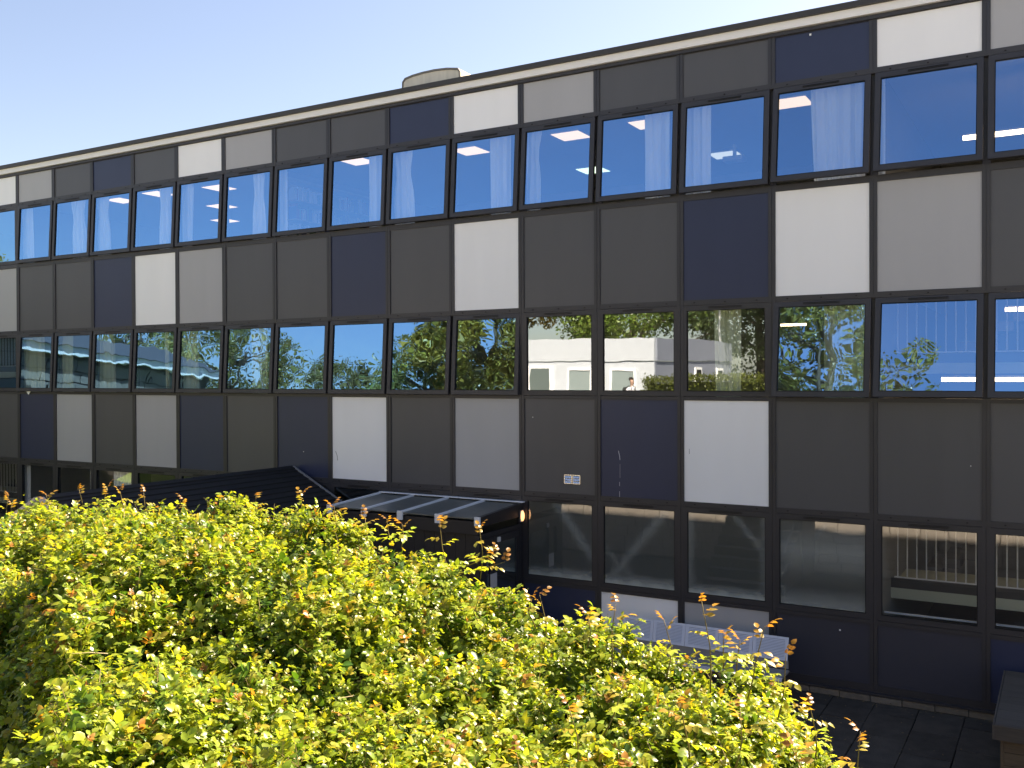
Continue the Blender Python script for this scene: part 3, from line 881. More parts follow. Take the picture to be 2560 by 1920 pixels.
# ------------------------------------------------------------------ what stands behind the photographer (mirrored in the glass)
# retaining wall of stone blocks with a coping and a flight of steps
stone = mat('wall_stone', (0.25, 0.23, 0.195), 0.9, 0.2, var=.35, scale=6, bump=.6, bscale=18)
rw = thing('retaining_wall', 'long retaining wall of rough stone blocks below the hedge, mirrored in the ground floor windows', 'wall', (-8, WALLY - .1, 0))
link('core', MB().box(-12, -.14, -.06, 18, .02, 2.2).mesh('core', mat('wall_mortar', (.12, .11, .10), .95)), rw)
STX0, STX1 = -6.6 + 8, -4.3 + 8
sb = MB(); z = 0.0; r = random.Random(3)
while z < 2.15:
    h = r.uniform(.2, .3); x = -12 + r.uniform(0, .4)
    while x < 16:
        l = r.uniform(.35, .8)
        dpt = r.uniform(.03, .06)
        sb.box(x + .008, .02, z + .008, x + l - .008, .02 + dpt, min(z + h - .008, 2.2))
        x += l
    z += h
o = link('stone_blocks', sb.mesh('stone_blocks', stone), rw); o['kind'] = 'stuff'
link('coping', MB().box(-12, -.2, 2.201, 18, .14, 2.28).mesh('coping', stone), rw)
st = thing('garden_steps', 'dark stone steps with metal handrail, mirrored in the fifth ground floor window', 'steps', (-5.3, -8.85, 0))
for k in range(12):
    link('step', MB().box(-.9, -.0 + .0 + 3.2 - k * .28 - 3.2 - .28 + 2.9, 0, .9, 3.2 - k * .28 - 3.2 + 2.9, (k + 1) * .2).mesh('step', slab_m), st)
link('handrail', MB().tube([(.95, 2.9, .9), (.95, -.2, 3.2)], .025).tube([(.95, 2.9, 0), (.95, 2.9, .9)], .025).tube([(.95, 1.3, 0), (.95, 1.3, 2.05)], .02).mesh('handrail', M['frame']), st)

lawn = link('lawn', MB().prism([(-4.5, -.05), (-13.0, PATH + .004), (-13.0, PATH - .5), (-4.5, -.3)], 'x', -120, -20.01).mesh('lawn', mat('lawn_grass', (.13, .19, .04), .9, .1, var=.35, scale=5, bump=.5)))
tag(lawn, None, None, kind='structure')

# white cabin
cb = thing('portable_cabin', 'white flat roofed portable cabin with deep fascia, mirrored in the closed middle floor windows', 'cabin', (-11.16, -15.5, PATH))
cw = mat('cabin_white', (0.50, 0.53, 0.56), 0.6, .3, var=.04)
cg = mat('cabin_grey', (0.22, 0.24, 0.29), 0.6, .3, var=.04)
link('front_wall', MB().box(-9, -.1, 0, 0, 0, 2.2).mesh('front_wall', cw), cb)
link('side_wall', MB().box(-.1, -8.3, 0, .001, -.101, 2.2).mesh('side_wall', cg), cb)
link('fascia', MB().box(-9, -.12, 2.22, .02, .05, 3.0).mesh('fascia', cw), cb)
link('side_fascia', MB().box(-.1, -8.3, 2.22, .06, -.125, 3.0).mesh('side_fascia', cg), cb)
link('roof', MB().box(-9, -8.3, 2.9, -.101, -.13, 2.99).mesh('roof', M['roofing']), cb)
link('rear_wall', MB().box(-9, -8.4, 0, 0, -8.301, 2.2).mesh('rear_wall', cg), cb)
for x in (-1.15, -2.75):
    wn = link('window', MB().box(x - .5, .001, .75, x - .42, .05, 1.95).box(x + .42, .001, .75, x + .5, .05, 1.95).box(x - .42, .001, .75, x + .42, .05, .83).box(x - .42, .001, 1.87, x + .42, .05, 1.95).mesh('window', M['rail_white']), cb)
    link('pane', MB().box(x - .42, .002, .83, x + .42, .02, 1.87).mesh('pane', mat('blind_glass', (.25, .3, .29), .1, .6)), wn)
dr = link('door', MB().box(-4.9, .001, .05, -3.8, .05, 2.05).mesh('door', M['rail_white']), cb)
link('pane', MB().box(-4.75, .051, .2, -3.95, .055, 1.95).mesh('pane', mat('door_dark_glass', (.12, .15, .14), .1, .6)), dr)
for y in (-2.2, -4.2, -6.8):
    wn = link('window', MB().box(.002, y - .35, 1.0, .05, y + .35, 1.95).mesh('window', M['rail_white']), cb)
    link('pane', MB().box(.051, y - .25, 1.1, .055, y + .25, 1.85).mesh('pane', M['black']), wn)
ns = thing('notice_sign', 'small blue sign with white lines on the white cabin, mirrored in a closed window', 'sign', (-16.6, -15.46, 4.75))
link('board', MB().box(-.25, 0, -.18, .25, .02, .18).mesh('board', mat('sign_blue', (.03, .12, .38), .4)), ns)
link('lines', MB().box(-.17, .021, .03, .17, .024, .10).box(-.14, .021, -.1, .16, .024, -.03).mesh('lines', M['rail_white']), ns)
hs = thing('hazard_sticker', 'yellow warning sticker on the cabin wall between its windows', 'sticker', (-13.1, -15.47, 4.75))
link('sheet', MB().prism([(-.11, -.17), (.11, -.17), (.11, .08), (0, .19), (-.11, .08)], 'y', 0, .004).mesh('sheet', mat('sticker_yellow', (.75, .6, .05), .5)), hs)

# lamp post by the cabin
lpst = thing('lamp_post', 'slim pale lamp post with a short curved head behind the cabin', 'lamp post', (-12.3, -26, PATH))
link('pole', MB().tube([(0, 0, 0), (0, 0, 5.6), (0.05, .1, 5.95), (.2, .3, 6.1), (.5, .6, 6.12)], [.07, .05, .045, .04, .04], 8).mesh('pole', M['lamp_body'], True), lpst)
link('lantern', MB().box(.35, .5, 6.05, .75, .95, 6.13).mesh('lantern', M['lamp_body']), lpst)

# stone wing on the far left with a slate roof and pale fascia
wg = thing('stone_wing', 'low stone wing with slate roof and pale fascia, mirrored in the leftmost middle windows', 'building', (-30, -8, PATH))
blkm = mat('wing_stone', (0.22, 0.20, 0.175), 0.9, .2, var=.3, scale=4)
link('wall', MB().box(-6, -5, -3.2, 0, 5.5, 3.1).mesh('wall', mat('wing_mortar', (.07, .065, .06), .95)), wg)
sb = MB(); z = -.6; r = random.Random(5)
while z < 2.6:
    h = .45; y = -5 + r.uniform(0, .3)
    while y < 5.2:
        l = r.uniform(.7, 1.1)
        sb.box(.001, y + .02, z + .02, .04, min(y + l - .02, 5.5), z + h - .02); y += l
    z += h
o = link('stone_blocks', sb.mesh('stone_blocks', blkm), wg); o['kind'] = 'stuff'
link('fascia', MB().box(-.1, -5.3, 3.101, .35, 5.8, 3.4).mesh('fascia', M['rail_white']), wg)
link('roof', MB().prism([(.45, 3.42), (-3, 4.3), (-6.5, 3.42), (-6.5, 3.3), (.45, 3.401)], 'y', -5.4, 5.9).mesh('roof', mat('slate', (.06, .062, .07), .7, var=.2)), wg)


# ------------------------------------------------------------------ foliage helpers
def leaf_mat(name, transl=0.45, rough=0.36):
    mt = bpy.data.materials.new(name); mt.use_nodes = True
    t = mt.node_tree; b = t.nodes['Principled BSDF']; out = t.nodes['Material Output']
    at_ = t.nodes.new('ShaderNodeAttribute'); at_.attribute_name = 'leaf_colour'
    b.inputs['Roughness'].default_value = rough
    b.inputs['Specular IOR Level'].default_value = 0.4
    t.links.new(at_.outputs['Color'], b.inputs['Base Color'])
    tr = t.nodes.new('ShaderNodeBsdfTranslucent')
    sc = t.nodes.new('ShaderNodeVectorMath'); sc.operation = 'MULTIPLY'
    sc.inputs[1].default_value = (1.75, 1.55, 0.8)
    t.links.new(at_.outputs['Color'], sc.inputs[0]); t.links.new(sc.outputs[0], tr.inputs[0])
    mx = t.nodes.new('ShaderNodeMixShader'); mx.inputs[0].default_value = transl
    t.links.new(b.outputs[0], mx.inputs[1]); t.links.new(tr.outputs[0], mx.inputs[2])
    t.links.new(mx.outputs[0], out.inputs[0])
    return mt


LEAF = leaf_mat('rose_leaf')
TLEAF = leaf_mat('tree_leaf', 0.35)

# template leaflet: pointed oval folded along its midrib and drooping: 8 verts, 6 tris
LT = np.array([(0, 0, 0), (.30, .34, .07), (.30, -.34, .07), (.33, 0, .0), (.68, .27, .02), (.68, -.27, .02), (.70, 0, -.05), (1, 0, -.16)])
LTF = np.array([(0, 3, 1), (0, 2, 3), (1, 3, 6), (1, 6, 4), (3, 2, 5), (3, 5, 6), (4, 6, 7), (6, 5, 7)])
# simple two-triangle leaf for trees
QT = np.array([(0, 0, 0), (.5, .35, .05), (1, 0, 0), (.5, -.35, -.05)])
QTF = np.array([(0, 1, 2), (0, 2, 3)])


def frames(d, up):
    """orthonormal frames with x along d, z near up"""
    d = d / np.linalg.norm(d, axis=1, keepdims=True)
    y = np.cross(up, d); ln = np.linalg.norm(y, axis=1, keepdims=True)
    y = y / np.maximum(ln, 1e-6)
    z = np.cross(d, y)
    return d, y, z


def leaf_mesh(name, P, D, N, size, col, mt, tmpl=LT, tf=LTF):
    d, y, z = frames(D, N)
    n = len(P); k = len(tmpl)
    V = (P[:, None, :] + size[:, None, None] * (tmpl[None, :, 0:1] * d[:, None, :] + tmpl[None, :, 1:2] * y[:, None, :] + tmpl[None, :, 2:3] * z[:, None, :])).reshape(-1, 3)
    F = (tf[None] + (np.arange(n) * k)[:, None, None]).reshape(-1, 3)
    me = bpy.data.meshes.new(name)
    me.vertices.add(len(V)); me.vertices.foreach_set('co', V.astype(np.float32).ravel())
    me.loops.add(len(F) * 3); me.loops.foreach_set('vertex_index', F.astype(np.int32).ravel())
    me.polygons.add(len(F)); me.polygons.foreach_set('loop_start', np.arange(0, len(F) * 3, 3, dtype=np.int32))
    me.polygons.foreach_set('loop_total', np.full(len(F), 3, dtype=np.int32))
    me.polygons.foreach_set('use_smooth', np.ones(len(F), dtype=bool))
    ca = me.color_attributes.new('leaf_colour', 'FLOAT_COLOR', 'POINT')
    cc = np.ones((n, k, 4), dtype=np.float32); cc[:, :, :3] = col[:, None, :]
    ca.data.foreach_set('color', cc.ravel())
    me.update(calc_edges=True); me.validate()
    me.materials.append(mt)
    return me


def unit(v): return v / np.maximum(np.linalg.norm(v, axis=1, keepdims=True), 1e-9)


bark = mat('bark', (0.10, 0.08, 0.06), 0.9, 0.1, var=.3, scale=10, bump=.5)


def tree(x, y, z0, h, rad, lab, col=(0.06, 0.09, 0.02), nleaf=5000, lsize=0.28, seed=0, red=1.45):
    r = np.random.default_rng(seed); rr = random.Random(seed)
    nleaf = int(nleaf * 2.4)
    t = thing('broadleaf_tree', lab, 'tree', (x, y, z0), 'trees behind the terrace')
    b = MB(); th = h * .45
    b.tube([(0, 0, 0), (.1, .05, th * .5), (0, .1, th), (.1, 0, h * .8)], [h * .035, h * .028, h * .02, h * .006], 8)
    tips = []
    for k in range(9):
        a = rr.uniform(0, 6.28); zb = rr.uniform(.3, .75) * h; l = rad * rr.uniform(.6, .95)
        p0 = Vector((0, .05, zb * .9)); p2 = Vector((math.cos(a) * l, math.sin(a) * l, zb + rr.uniform(.05, .25) * h)); p1 = (p0 + p2) / 2 + Vector((0, 0, -.03 * h))
        b.tube([p0, p1, p2], [h * .014, h * .009, h * .003], 5); tips.append(p2)
    link('trunk', b.mesh('trunk', bark, True), t)
    # clumps of leaves through an uneven crown
    nc = 70
    cc = unit(r.normal(size=(nc, 3))) * (r.uniform(.35, 1, (nc, 1)) ** .6)
    cc = cc * np.array([rad, rad, h * .36]) + np.array([0, 0, h * .64])
    cr = r.uniform(.14, .30, nc) * rad
    idx = r.integers(0, nc, nleaf)
    dirs = unit(r.normal(size=(nleaf, 3)))
    P = cc[idx] + dirs * cr[idx][:, None] * (r.uniform(.4, 1.0, (nleaf, 1)))
    D = unit(dirs + r.normal(size=(nleaf, 3)) * .8 + np.array([0, 0, -.3]))
    N = unit(dirs + r.normal(size=(nleaf, 3)) * .5 + np.array([0, 0, .6]))
    tint = r.uniform(.6, 1.5, nc)[idx] * r.uniform(.7, 1.3, nleaf)
    c = np.array(col)[None] * tint[:, None]
    c[:, 0] *= r.uniform(.9, 1.3, nleaf) * red
    me = leaf_mesh('crown', P, D, N, r.uniform(.7, 1.3, nleaf) * lsize * .68, c * 1.7, TLEAF, QT, QTF)
    link('crown', me, t)


tree(-25.5, -28, PATH, 13.0, 5.0, 'tall dense yellow-green tree mirrored in the seventh middle floor window', (0.085, 0.105, 0.02), 15000, .28, 1)
tree(-30.5, -30, PATH, 7.6, 3.6, 'rounded green tree mirrored in the eighth middle floor window', (0.05, 0.09, 0.03), 6000, .26, 2)
tree(-37, -30, PATH, 6.6, 2.6, 'small dark tree mirrored low in the tenth middle floor window', (0.05, 0.075, 0.03), 4000, .25, 3)
tree(-45, -28, PATH, 9.5, 4.5, 'broad green tree mirrored in the eleventh middle floor window', (0.06, 0.09, 0.03), 6000, .27, 4)
tree(-52, -26, PATH, 10.0, 4.0, 'round headed tree mirrored in the twelfth middle floor window', (0.055, 0.09, 0.03), 5000, .27, 5)
tree(-57, -16, PATH, 11.5, 4.5, 'bright yellow-green tree rising behind the stone wing', (0.11, 0.13, 0.02), 6000, .27, 6)
tree(-18.5, -31, PATH, 9.0, 4.5, 'leafy green tree behind the left half of the cabin', (0.07, 0.10, 0.02), 9000, .26, 7, .85)
tree(-12.5, -33, PATH, 9.0, 4.5, 'darker tree behind the right half of the cabin', (0.04, 0.055, 0.02), 9000, .25, 8, .85)
tree(-7.2, -24, PATH, 12.8, 4.6, 'open branched tree mirrored in the third middle floor window', (0.06, 0.08, 0.02), 7500, .25, 9, 1.4)
tree(-4.6, -29, PATH, 9.5, 4.0, 'bushy tree right of the grey end of the cabin', (0.045, 0.065, 0.02), 8000, .25, 10, .9)


def bush(x0, x1, y0, y1, z0, z1, lab, col, n, seed, name='clipped_hedge', cat='hedge', ls=.07):
    r = np.random.default_rng(seed)
    t = thing(name, lab, cat, ((x0 + x1) / 2, (y0 + y1) / 2, z0))
    link('dark_filling', MB().box(-(x1 - x0) / 2 + .2, -(y1 - y0) / 2 + .15, 0, (x1 - x0) / 2 - .2, (y1 - y0) / 2 - .15, z1 - z0 - .18).mesh('dark_filling', mat('hedge_core', (.015, .02, .008), 1.0, 0)), t)  # solid near-black box filling the hedge behind its leaves
    P = r.uniform(0, 1, (n, 3)); f = r.integers(0, 3, n)
    P[f == 0, 1] = 1 - r.random((f == 0).sum()) ** 2 * .2
    P[f == 1, 2] = 1 - r.random((f == 1).sum()) ** 2 * .15
    P[f == 2, 0] = np.where(r.random((f == 2).sum()) > .5, 1 - r.random((f == 2).sum()) * .03, r.random((f == 2).sum()) * .03)
    P = (P - np.array([.5, .5, 0])) * np.array([x1 - x0, y1 - y0, z1 - z0]) + r.normal(size=(n, 3)) * .05
    D = unit(r.normal(size=(n, 3)) + np.array([0, .3, .2])); N = unit(r.normal(size=(n, 3)) + np.array([0, .5, .8]))
    c = np.array(col)[None] * r.uniform(.6, 1.5, (n, 1))
    o = link('foliage', leaf_mesh('foliage', P, D, N, r.uniform(.7, 1.3, n) * ls, c, TLEAF, QT, QTF), t); o['kind'] = 'stuff'


bush(-11.0, -6.2, -14.9, -14.2, PATH, 4.83, 'clipped green hedge in front of the grey end of the cabin', (.10, .12, .02), 9000, 21)
bush(-7.2, -4.0, -16.8, -15.6, PATH, 6.2, 'taller dark hedge right of the cabin', (.05, .075, .02), 7000, 22)

# ------------------------------------------------------------------ person walking past the cabin (seen in the glass)
pp = at(1566, 940, 13.3)
PXW, PYW = pp.x, -13.6


def skin_body():
    J = {'pelvis': (0, 0, .86), 'waist': (0, 0, 1.0), 'chest': (0, 0, 1.2), 'neck': (0, 0, 1.36), 'headb': (0, .02, 1.43), 'headm': (0, .03, 1.52), 'headt': (0, .02, 1.61)}
    Rr = {'pelvis': .13, 'waist': .12, 'chest': .14, 'neck': .05, 'headb': .06, 'headm': .085, 'headt': .06}
    E = [('pelvis', 'waist'), ('waist', 'chest'), ('chest', 'neck'), ('neck', 'headb'), ('headb', 'headm'), ('headm', 'headt')]
    for s, n in ((-1, 'l'), (1, 'r')):
        J.update({n + 'sh': (s * .17, 0, 1.30), n + 'el': (s * .22, -.03 + .04 * s, 1.04), n + 'wr': (s * .22, .12 + .05 * s, .85), n + 'ha': (s * .215, .15 + .05 * s, .77),
                  n + 'hip': (s * .09, 0, .82), n + 'kn': (s * .10, .10 * s + .03, .46), n + 'an': (s * .10, .18 * s - .03, .08), n + 'to': (s * .11, .18 * s + .12, .04)})
        Rr.update({n + 'sh': .065, n + 'el': .042, n + 'wr': .03, n + 'ha': .035, n + 'hip': .10, n + 'kn': .065, n + 'an': .045, n + 'to': .04})
        E += [('chest', n + 'sh'), (n + 'sh', n + 'el'), (n + 'el', n + 'wr'), (n + 'wr', n + 'ha'), ('pelvis', n + 'hip'), (n + 'hip', n + 'kn'), (n + 'kn', n + 'an'), (n + 'an', n + 'to')]
        for k in range(5):
            q = '%sf%d' % (n, k)
            J[q] = (s * (.20 + .012 * k), .16 + .05 * s + (.03 if k == 0 else 0), .70 - (.012 if k in (2, 3) else 0) + (.03 if k == 0 else 0)); Rr[q] = .009
            E.append((n + 'ha', q))
    names = list(J)
    me = bpy.data.meshes.new('body')
    me.from_pydata([J[n] for n in names], [(names.index(a), names.index(b)) for a, b in E], [])
    o = bpy.data.objects.new('body', me); COL.objects.link(o)
    md = o.modifiers.new('skin', 'SKIN'); o.modifiers.new('sub', 'SUBSURF').levels = 1
    for i, n in enumerate(names):
        me.skin_vertices[0].data[i].radius = (Rr[n], Rr[n] * (.75 if n in ('chest', 'waist', 'pelvis') else 1))
    me.skin_vertices[0].data[names.index('pelvis')].use_root = True
    dg = bpy.context.evaluated_depsgraph_get()
    m2 = bpy.data.meshes.new_from_object(o.evaluated_get(dg))
    bpy.data.objects.remove(o)
    m2.name = 'body'
    m2.materials.clear()
    for mm in (mat('skin', (.45, .27, .19), .5), mat('polo_white', (.72, .70, .72), .8), mat('trousers_black', (.02, .02, .022), .8)): m2.materials.append(mm)
    for p in m2.polygons:
        c = p.center
        arm = abs(c.x) > .155
        p.material_index = 2 if c.z < .9 and not (arm and c.z > .6) else (0 if c.z > 1.37 or (arm and c.z < 1.12) else 1)
        p.use_smooth = True
    return m2


ps = thing('person', 'person with short dark hair in a white polo shirt walking past the cabin', 'person', (PXW, PYW, PATH), rotz=R(-70))
link('body', skin_body(), ps)
bmh = bmesh.new(); bmesh.ops.create_uvsphere(bmh, u_segments=14, v_segments=10, radius=.098)
for v in list(bmh.verts):
    v.co.z *= 1.1
    if v.co.z < -.03 or (v.co.y > .03 and v.co.z < .045): bmh.verts.remove(v)
me = bpy.data.meshes.new('hair'); bmh.to_mesh(me); bmh.free(); me.materials.append(mat('hair', (.03, .02, .015), .7))
link('hair', me, ps, (0, .012, 1.555))
for n, sx in (('eye', -1), ('eye', 1)):
    link('eye', MB().box(sx * .03 - .009, .105, 1.525, sx * .03 + .009, .114, 1.535).mesh('eye', M['black']), ps)
link('nose', MB().prism([(-.012, 1.485), (.012, 1.485), (.004, 1.525), (-.004, 1.525)], 'y', .1, .132).mesh('nose', bpy.data.materials['skin']), ps)
link('mouth', MB().box(-.02, .1, 1.462, .02, .108, 1.468).mesh('mouth', mat('lips', (.3, .12, .1), .6)), ps)
bk_ = thing('rucksack', 'black rucksack on the back of the person by the cabin', 'rucksack', (PXW, PYW, PATH), rotz=R(-70))
link('pack', MB().prism([(-.12, .92), (.12, .92), (.15, 1.0), (.15, 1.25), (.10, 1.34), (-.10, 1.34), (-.15, 1.25), (-.15, 1.0)], 'y', -.27, -.11).mesh('pack', mat('pack_black', (.02, .022, .02), .8)), bk_)
for sx in (-1, 1):
    link('strap', MB().tube([(sx * .10, -.12, 1.32), (sx * .11, -.04, 1.385), (sx * .11, .09, 1.34), (sx * .12, .12, 1.15), (sx * .15, -.02, 1.0), (sx * .13, -.12, .98)], .014, 5).mesh('strap', bpy.data.materials['pack_black']), bk_)

# ------------------------------------------------------------------ the rose hedge in the foreground
TX = np.array([-16, -9.5, -8.16, -7.77, -7.21, -6.74, -6.35, -6.03, -5.72, -5.42, -5.04, -4.68, -4.33, -4.0, -3.76, -3.49, -3.27, -3.02, -2.81, -2.55, -2.35, -2.13, -1.92, -1.75, -1.35, -1.09, -.83, -.59, -.45, -.36, -.29, -.1, .3])
TZ = np.array([3.55, 3.55, 3.56, 3.61, 3.64, 3.75, 3.80, 3.80, 3.76, 3.74, 3.78, 3.83, 3.82, 3.84, 3.81, 3.76, 3.71, 3.62, 3.59, 3.55, 3.33, 3.30, 3.28, 3.22, 3.19, 3.18, 3.17, 3.17, 3.12, 3.04, 2.95, 2.75, 2.4])
YFAR, YNEAR = -9.15, -12.75
_ph = rng.uniform(0, 6.28, (14, 3)); _k = np.stack([rng.uniform(-1, 1, 14), rng.uniform(-1, 1, 14)], 1); _k = _k / np.linalg.norm(_k, axis=1, keepdims=True) * rng.uniform(3.0, 9.0, (14, 1))


def bumps(x, y):
    s = np.zeros_like(x)
    for i in range(14):
        s += np.sin(_k[i, 0] * x + _k[i, 1] * y + _ph[i, 0]) / np.linalg.norm(_k[i])
    return s


def hedge_top(x, y):
    # the plan's end bulges a little towards the photographer
    xs = x - np.clip((-9.6 - y) * 0.16, 0, .34)
    z = np.interp(xs, TX, TZ)
    uf = np.clip((y - (YFAR - .55)) / .55, 0, 1)
    z = z - .75 * (1 - np.sqrt(1 - uf ** 2 + 1e-6))
    yn = np.interp(x, [-7, -5, -3.8, -2.9, -2.2], [-11.2, -11.55, -12.0, -12.4, -13.4])
    un = np.clip(((yn + .75) - y) / .75, 0, 1)
    z = z - 1.1 * (1 - np.sqrt(1 - un ** 2 + 1e-6)) - .8 * np.clip(yn - y, 0, 1.2) - .05 * np.clip(-10.2 - y, 0, 3)
    lo = np.where(x < -6.6, (-6.6 - x) * .11, 0)
    hi = np.interp(x, [-5.6, -5.0, -3.6, -2.6, -2.0, -.5, -.2], [0, .05, .10, .04, .05, .05, 0])
    return z + .19 * np.minimum(bumps(x, y), .30) + .045 * fine(x, y) - np.interp(x, [-3.4, -2.4], [.115, .035]) - np.clip(lo * 3.0, 0, .42) + hi


hg = thing('rose_hedge', 'sunlit rose hedge with yellow-green leaves and reddish young shoots filling the foreground', 'hedge', (-5, -11, PATH))
HO = np.array([-5, -11, PATH])


def cam_w(x, y):
    return np.hypot(x - CAM.x, y - CAM.y)


_k2 = _k[:, ::-1] * np.array([[1.9, -2.1]])


def fine(x, y):
    s = np.zeros_like(x)
    for i in range(10):
        s += np.sin(_k2[i, 0] * x + _k2[i, 1] * y + _ph[i, 2])
    return s / 3.2


def clump(x, y):
    s = np.zeros_like(x)
    for i in range(14):
        s += np.sin(2.3 * (_k[i, 1] * x - _k[i, 0] * y) + _ph[i, 1])
    return s / 3.7


def sample_xy(n, r, holes=False):
    out = []
    while sum(len(o) for o in out) < n:
        x = r.uniform(-11.5, .35, n); y = r.uniform(YNEAR, YFAR, n)
        d = cam_w(x, y)
        # inside what the camera could see, with a margin, and denser near it
        vx = x - CAM.x; vy = y - CAM.y
        dep = vx * FW.x + vy * FW.y; lat = vx * RT.x + vy * RT.y
        vis = (np.abs(lat) < dep * .62 + .8)
        p = np.where(vis, np.clip(3.5 / d, .25, 1), .06)
        if holes: p = p * np.clip(.60 + .9 * clump(x, y), .02, 1)
        gx = (hedge_top(x + .05, y) - hedge_top(x - .05, y)) / .1; gy = (hedge_top(x, y + .05) - hedge_top(x, y - .05)) / .1
        p = p * np.clip(np.sqrt(1 + gx ** 2 + gy ** 2), 1, 4) / 1.8
        k = r.random(n) < p
        out.append(np.stack([x[k], y[k]], 1))
    return np.concatenate(out)[:n]


def leaf_colours(n, age, r, tip=None):
    """age 0 young (reddish/yellow) .. 1 old (dark green)"""
    young = np.array([.32, .16, .035]); mid = np.array([.275, .355, .038]); old = np.array([.05, .12, .017])
    a = age[:, None]
    c = np.where(a < .35, young + (mid - young) * (a / .35), mid + (old - mid) * ((a - .35) / .65))
    return c * r.uniform(.75, 1.3, (n, 1)) * np.stack([r.uniform(.85, 1.15, n), np.ones(n), r.uniform(.7, 1.3, n)], 1)


def sprays(n, r, depth, up_len, age_lo, age_hi, nl, lsize):
    """n arching twigs set in the hedge surface, each carrying nl leaves of five leaflets"""
    xy = sample_xy(n, r, depth[0] < 0)
    x, y = xy[:, 0], xy[:, 1]
    e = .05
    z = hedge_top(x, y) - r.uniform(depth[0], depth[1], n)
    gx = (hedge_top(x + e, y) - hedge_top(x - e, y)) / (2 * e); gy = (hedge_top(x, y + e) - hedge_top(x, y - e)) / (2 * e)
    nrm = unit(np.stack([-gx, -gy, np.ones(n)], 1))
    d0 = unit(nrm * .9 + r.normal(size=(n, 3)) * .55 + np.array([0, 0, .25]))
    L = r.uniform(up_len[0], up_len[1], n)
    base = np.stack([x, y, z], 1) - d0 * (L * .5)[:, None]
    bend = unit(r.normal(size=(n, 3))) * .3 + np.array([0, 0, -.15])
    twig_age = r.random(n)
    lsize = lsize * (.70 + .65 * r.random(n) ** 1.8)
    Ps, Ds, Ns, Sz, Ag = [], [], [], [], []
    for k in range(nl):
        t = (k + .5 + r.uniform(-.3, .3, n)) / nl
        p = base + d0 * (L * t)[:, None] + bend * (L * t * t * .5)[:, None]
        ax = unit(d0 + bend * t[:, None])
        ang = k * 2.4 + r.uniform(-.5, .5, n) + twig_age * 6
        sx = unit(np.cross(ax, np.array([.3, .2, 1.0]) + r.normal(size=(n, 3)) * .1)); sy = np.cross(ax, sx)
        out = unit(sx * np.cos(ang)[:, None] + sy * np.sin(ang)[:, None] + ax * .45 + np.array([0, 0, .12]))
        sz = lsize * r.uniform(.65, 1.25, n) * (1 - .35 * t)
        pet = sz * .55
        leafn = unit(np.cross(out, np.cross(ax, out)) * .5 + np.array([0, 0, .8]) + r.normal(size=(n, 3)) * .35)
        sdv = unit(np.cross(leafn, out))
        lift = out
        age = np.clip(age_lo + (age_hi - age_lo) * (1 - .8 * t) * (.35 + 1.15 * twig_age) + r.normal(size=n) * .08 - .45 * (r.random(n) < .035), 0, 1)
        for (a, s_, q) in ((0, 0, 1.75), (.62, 1, 1.0), (.62, -1, 1.0), (.75, 1, .25), (.75, -1, .25)):
            if q < .5 and k % 2: continue
            P = p + out * (pet * (1 + q))[:, None] * .75
            D = out * math.cos(a * 1.3) + sdv * (s_ * math.sin(a * 1.3)) + r.normal(size=(n, 3)) * .12 + np.array([0, 0, -.12])
            Ps.append(P); Ds.append(D); Ns.append(leafn + r.normal(size=(n, 3)) * .22); Sz.append(sz * (1.1 if s_ == 0 else .95)); Ag.append(age)
    P = np.concatenate(Ps); return P, np.concatenate(Ds), unit(np.concatenate(Ns)), np.concatenate(Sz), np.concatenate(Ag), base, d0, bend, L


r = np.random.default_rng(5)
A = sprays(12500, r, (-.03, .10), (.10, .25), .15, 1.0, 5, .042)
B = sprays(9000, r, (.10, .42), (.15, .30), .55, 1.15, 5, .048)
for Q, tm, tf_ in ((A, LT, LTF), (B, QT, QTF)):
    colr = leaf_colours(len(Q[0]), Q[4], r)
    fo = link('foliage', leaf_mesh('foliage', Q[0] - HO, Q[1], Q[2], Q[3], colr, LEAF, tm, tf_), hg); fo['kind'] = 'stuff'
# twigs as thin three sided stems
tw = MB()
stem_m = mat('rose_stem', (0.15, 0.12, 0.035), 0.6, .3, var=.3)
base, d0, bend, L = A[5], A[6], A[7], A[8]
for i in range(0, len(base), 2):
    q0 = base[i] - HO; q1 = q0 + d0[i] * L[i] * .5 + bend[i] * L[i] * .125; q2 = q0 + d0[i] * L[i] + bend[i] * L[i] * .5
    tw.tube([q0, q1, q2], [.0028, .0022, .0012], 3)
o = link('twigs', tw.mesh('twigs', stem_m), hg); o['kind'] = 'stuff'
# near-black sheet added under the leaves: inner shade as colour, nothing shows through
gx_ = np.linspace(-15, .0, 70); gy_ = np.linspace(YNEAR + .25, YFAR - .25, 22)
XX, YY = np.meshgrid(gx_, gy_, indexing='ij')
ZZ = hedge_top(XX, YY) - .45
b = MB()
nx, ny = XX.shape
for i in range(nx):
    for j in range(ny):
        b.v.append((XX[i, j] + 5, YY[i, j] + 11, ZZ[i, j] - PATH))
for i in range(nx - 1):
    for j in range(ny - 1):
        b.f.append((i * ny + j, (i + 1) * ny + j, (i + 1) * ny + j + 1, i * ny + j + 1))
core = link('inner_shade', b.mesh('inner_shade', mat('hedge_inner_shade', (.018, .022, .010), 1.0, 0.0, var=.5, scale=20)), hg); core['kind'] = 'stuff'

# bank of earth under the hedge
bank = link('planted_bank', MB().prism([(WALLY - .2, -.1), (WALLY - .2, 2.18), (-10.2, 2.3), (-12.2, 2.75), (-13.0, PATH - .002), (-13.0, -.1)], 'x', -20, 60).mesh('planted_bank', mat('soil', (.05, .04, .03), 1.0, 0, var=.4)))
tag(bank, None, None, kind='structure')

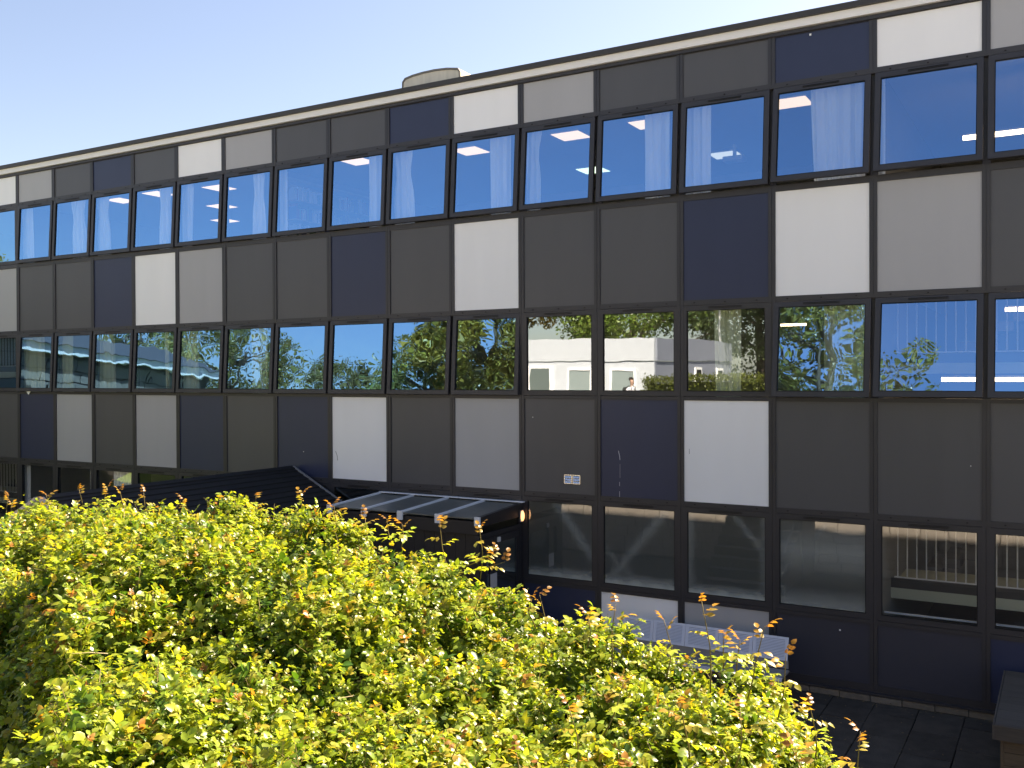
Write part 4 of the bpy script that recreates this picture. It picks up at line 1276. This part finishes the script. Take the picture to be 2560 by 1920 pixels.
# tall single shoots that stand clear of the hedge: stem > leaves
leaf_var = []
for k, ag in enumerate((.0, .08, .18, .28, .38, .5)):
    rr = np.random.default_rng(40 + k)
    # one compound leaf: a petiole and five leaflets
    pts, dd, nn_l, ss = [], [], [], []
    for (a, s_, q) in ((0, 0, 1.0), (.8, 1, .62), (.8, -1, .62), (.95, 1, .25), (.95, -1, .25)):
        pts.append((q, 0, .12 * math.sin(q * 2.4))); dd.append((math.cos(a), s_ * math.sin(a), -.25)); nn_l.append((rr.normal() * .2, rr.normal() * .2 + s_ * -.15, 1)); ss.append(.62 if s_ == 0 else .52)
    me = leaf_mesh('leaf', np.array(pts), np.array(dd, float), np.array(nn_l, float), np.array(ss), leaf_colours(5, np.full(5, ag), rr), LEAF)
    bm = bmesh.new(); bm.from_mesh(me)
    leaf_var.append(me)


def shoot(px_, py_, Y, ln, seed, lean=(0, 0), ls=.088):
    ln *= .8
    rr = random.Random(seed)
    tip = at(px_, py_, Y)
    base_ = tip - Vector((lean[0] * ln, lean[1] * ln, ln))
    o = link('shoot', None, hg)
    mid = (tip + base_) / 2 + Vector((rr.uniform(-.03, .03), rr.uniform(-.03, .03), 0))
    b = MB(); loc = Vector(HO)
    pts = [base_, (base_ + mid) / 2 + Vector((.004, 0, 0)), mid, (mid + tip) / 2, tip]
    b.tube([p - loc for p in pts], [.0042, .0036, .003, .0024, .0016], 5)
    o.data = None
    COL.objects.unlink(o); bpy.data.objects.remove(o)
    o = link('shoot', b.mesh('shoot', stem_m, True), hg)
    nl = rr.choice((5, 6, 7))
    for k in range(nl):
        t = 1 - (k + .1) * (.9 / nl)
        i = min(int(t * 4), 3); p = pts[i].lerp(pts[i + 1], t * 4 - i) - loc
        ang = k * 2.4 + seed
        v = min(int(k * 5.9 / nl + rr.uniform(0, .6)), 5)
        s_ = ls * (.62 + .5 * (1 - t)) * rr.uniform(.85, 1.25)
        pitch = R(rr.uniform(-60, -25)) if k < 2 else R(rr.uniform(-35, 15))
        lf = link('leaf', leaf_var[v], o, p, (rr.uniform(-.3, .3), pitch, ang))
        lf.scale = (s_, s_, s_)


sh_list = [(20, 1240, -9.3, .35), (30, 1262, -9.5, .3), (115, 1235, -9.4, .3), (197, 1222, -9.5, .42), (269, 1219, -9.3, .3), (300, 1226, -9.4, .25), (359, 1231, -9.4, .3), (459, 1248, -9.4, .38), (560, 1252, -9.4, .25), (640, 1238, -9.4, .25), (752, 1234, -9.4, .28), (834, 1258, -9.6, .33), (912, 1289, -9.4, .25), (967, 1297, -9.4, .25), (1005, 1310, -9.6, .2), (1099, 1303, -9.7, .45), (1198, 1318, -9.8, .42),
           (1349, 1487, -10.2, .42), (1540, 1508, -10.4, .40), (1470, 1535, -10.4, .22), (1659, 1548, -10.4, .36), (1754, 1503, -10.6, .52), (1911, 1568, -10.6, .42), (1965, 1638, -10.6, .38), (2024, 1762, -10.7, .3), (2151, 1829, -10.9, .38), (1850, 1600, -10.5, .25),
           (1810, 1585, -10.5, .22), (1200, 1490, -10.2, .25), (1330, 1495, -10.2, .22)]
for i, (px_, py_, Y, ln) in enumerate(sh_list):
    shoot(px_, py_, Y, ln, i + 3, (random.uniform(-.25, .25), random.uniform(-.2, .2)))
# horizontal spray reaching right
shoot(1262, 1405, -10.0, .12, 77, (3.2, .3))
shoot(1245, 1380, -10.0, .16, 78, (2.2, .2))
# nearer shoots standing over the hedge face
for i, (px_, py_) in enumerate([(180, 1795), (300, 1690), (440, 1690), (700, 1860), (860, 1790), (960, 1690), (1010, 1600), (1150, 1850), (1290, 1880), (1420, 1760), (1560, 1700), (1700, 1760), (520, 1560), (130, 1600), (1850, 1770), (1980, 1870)]):
    Y = -10.3 - (py_ - 1500) / 420 * 1.55
    shoot(px_, py_, Y, .30, i + 101, (random.uniform(-.35, .35), random.uniform(-.3, .3)), .085)
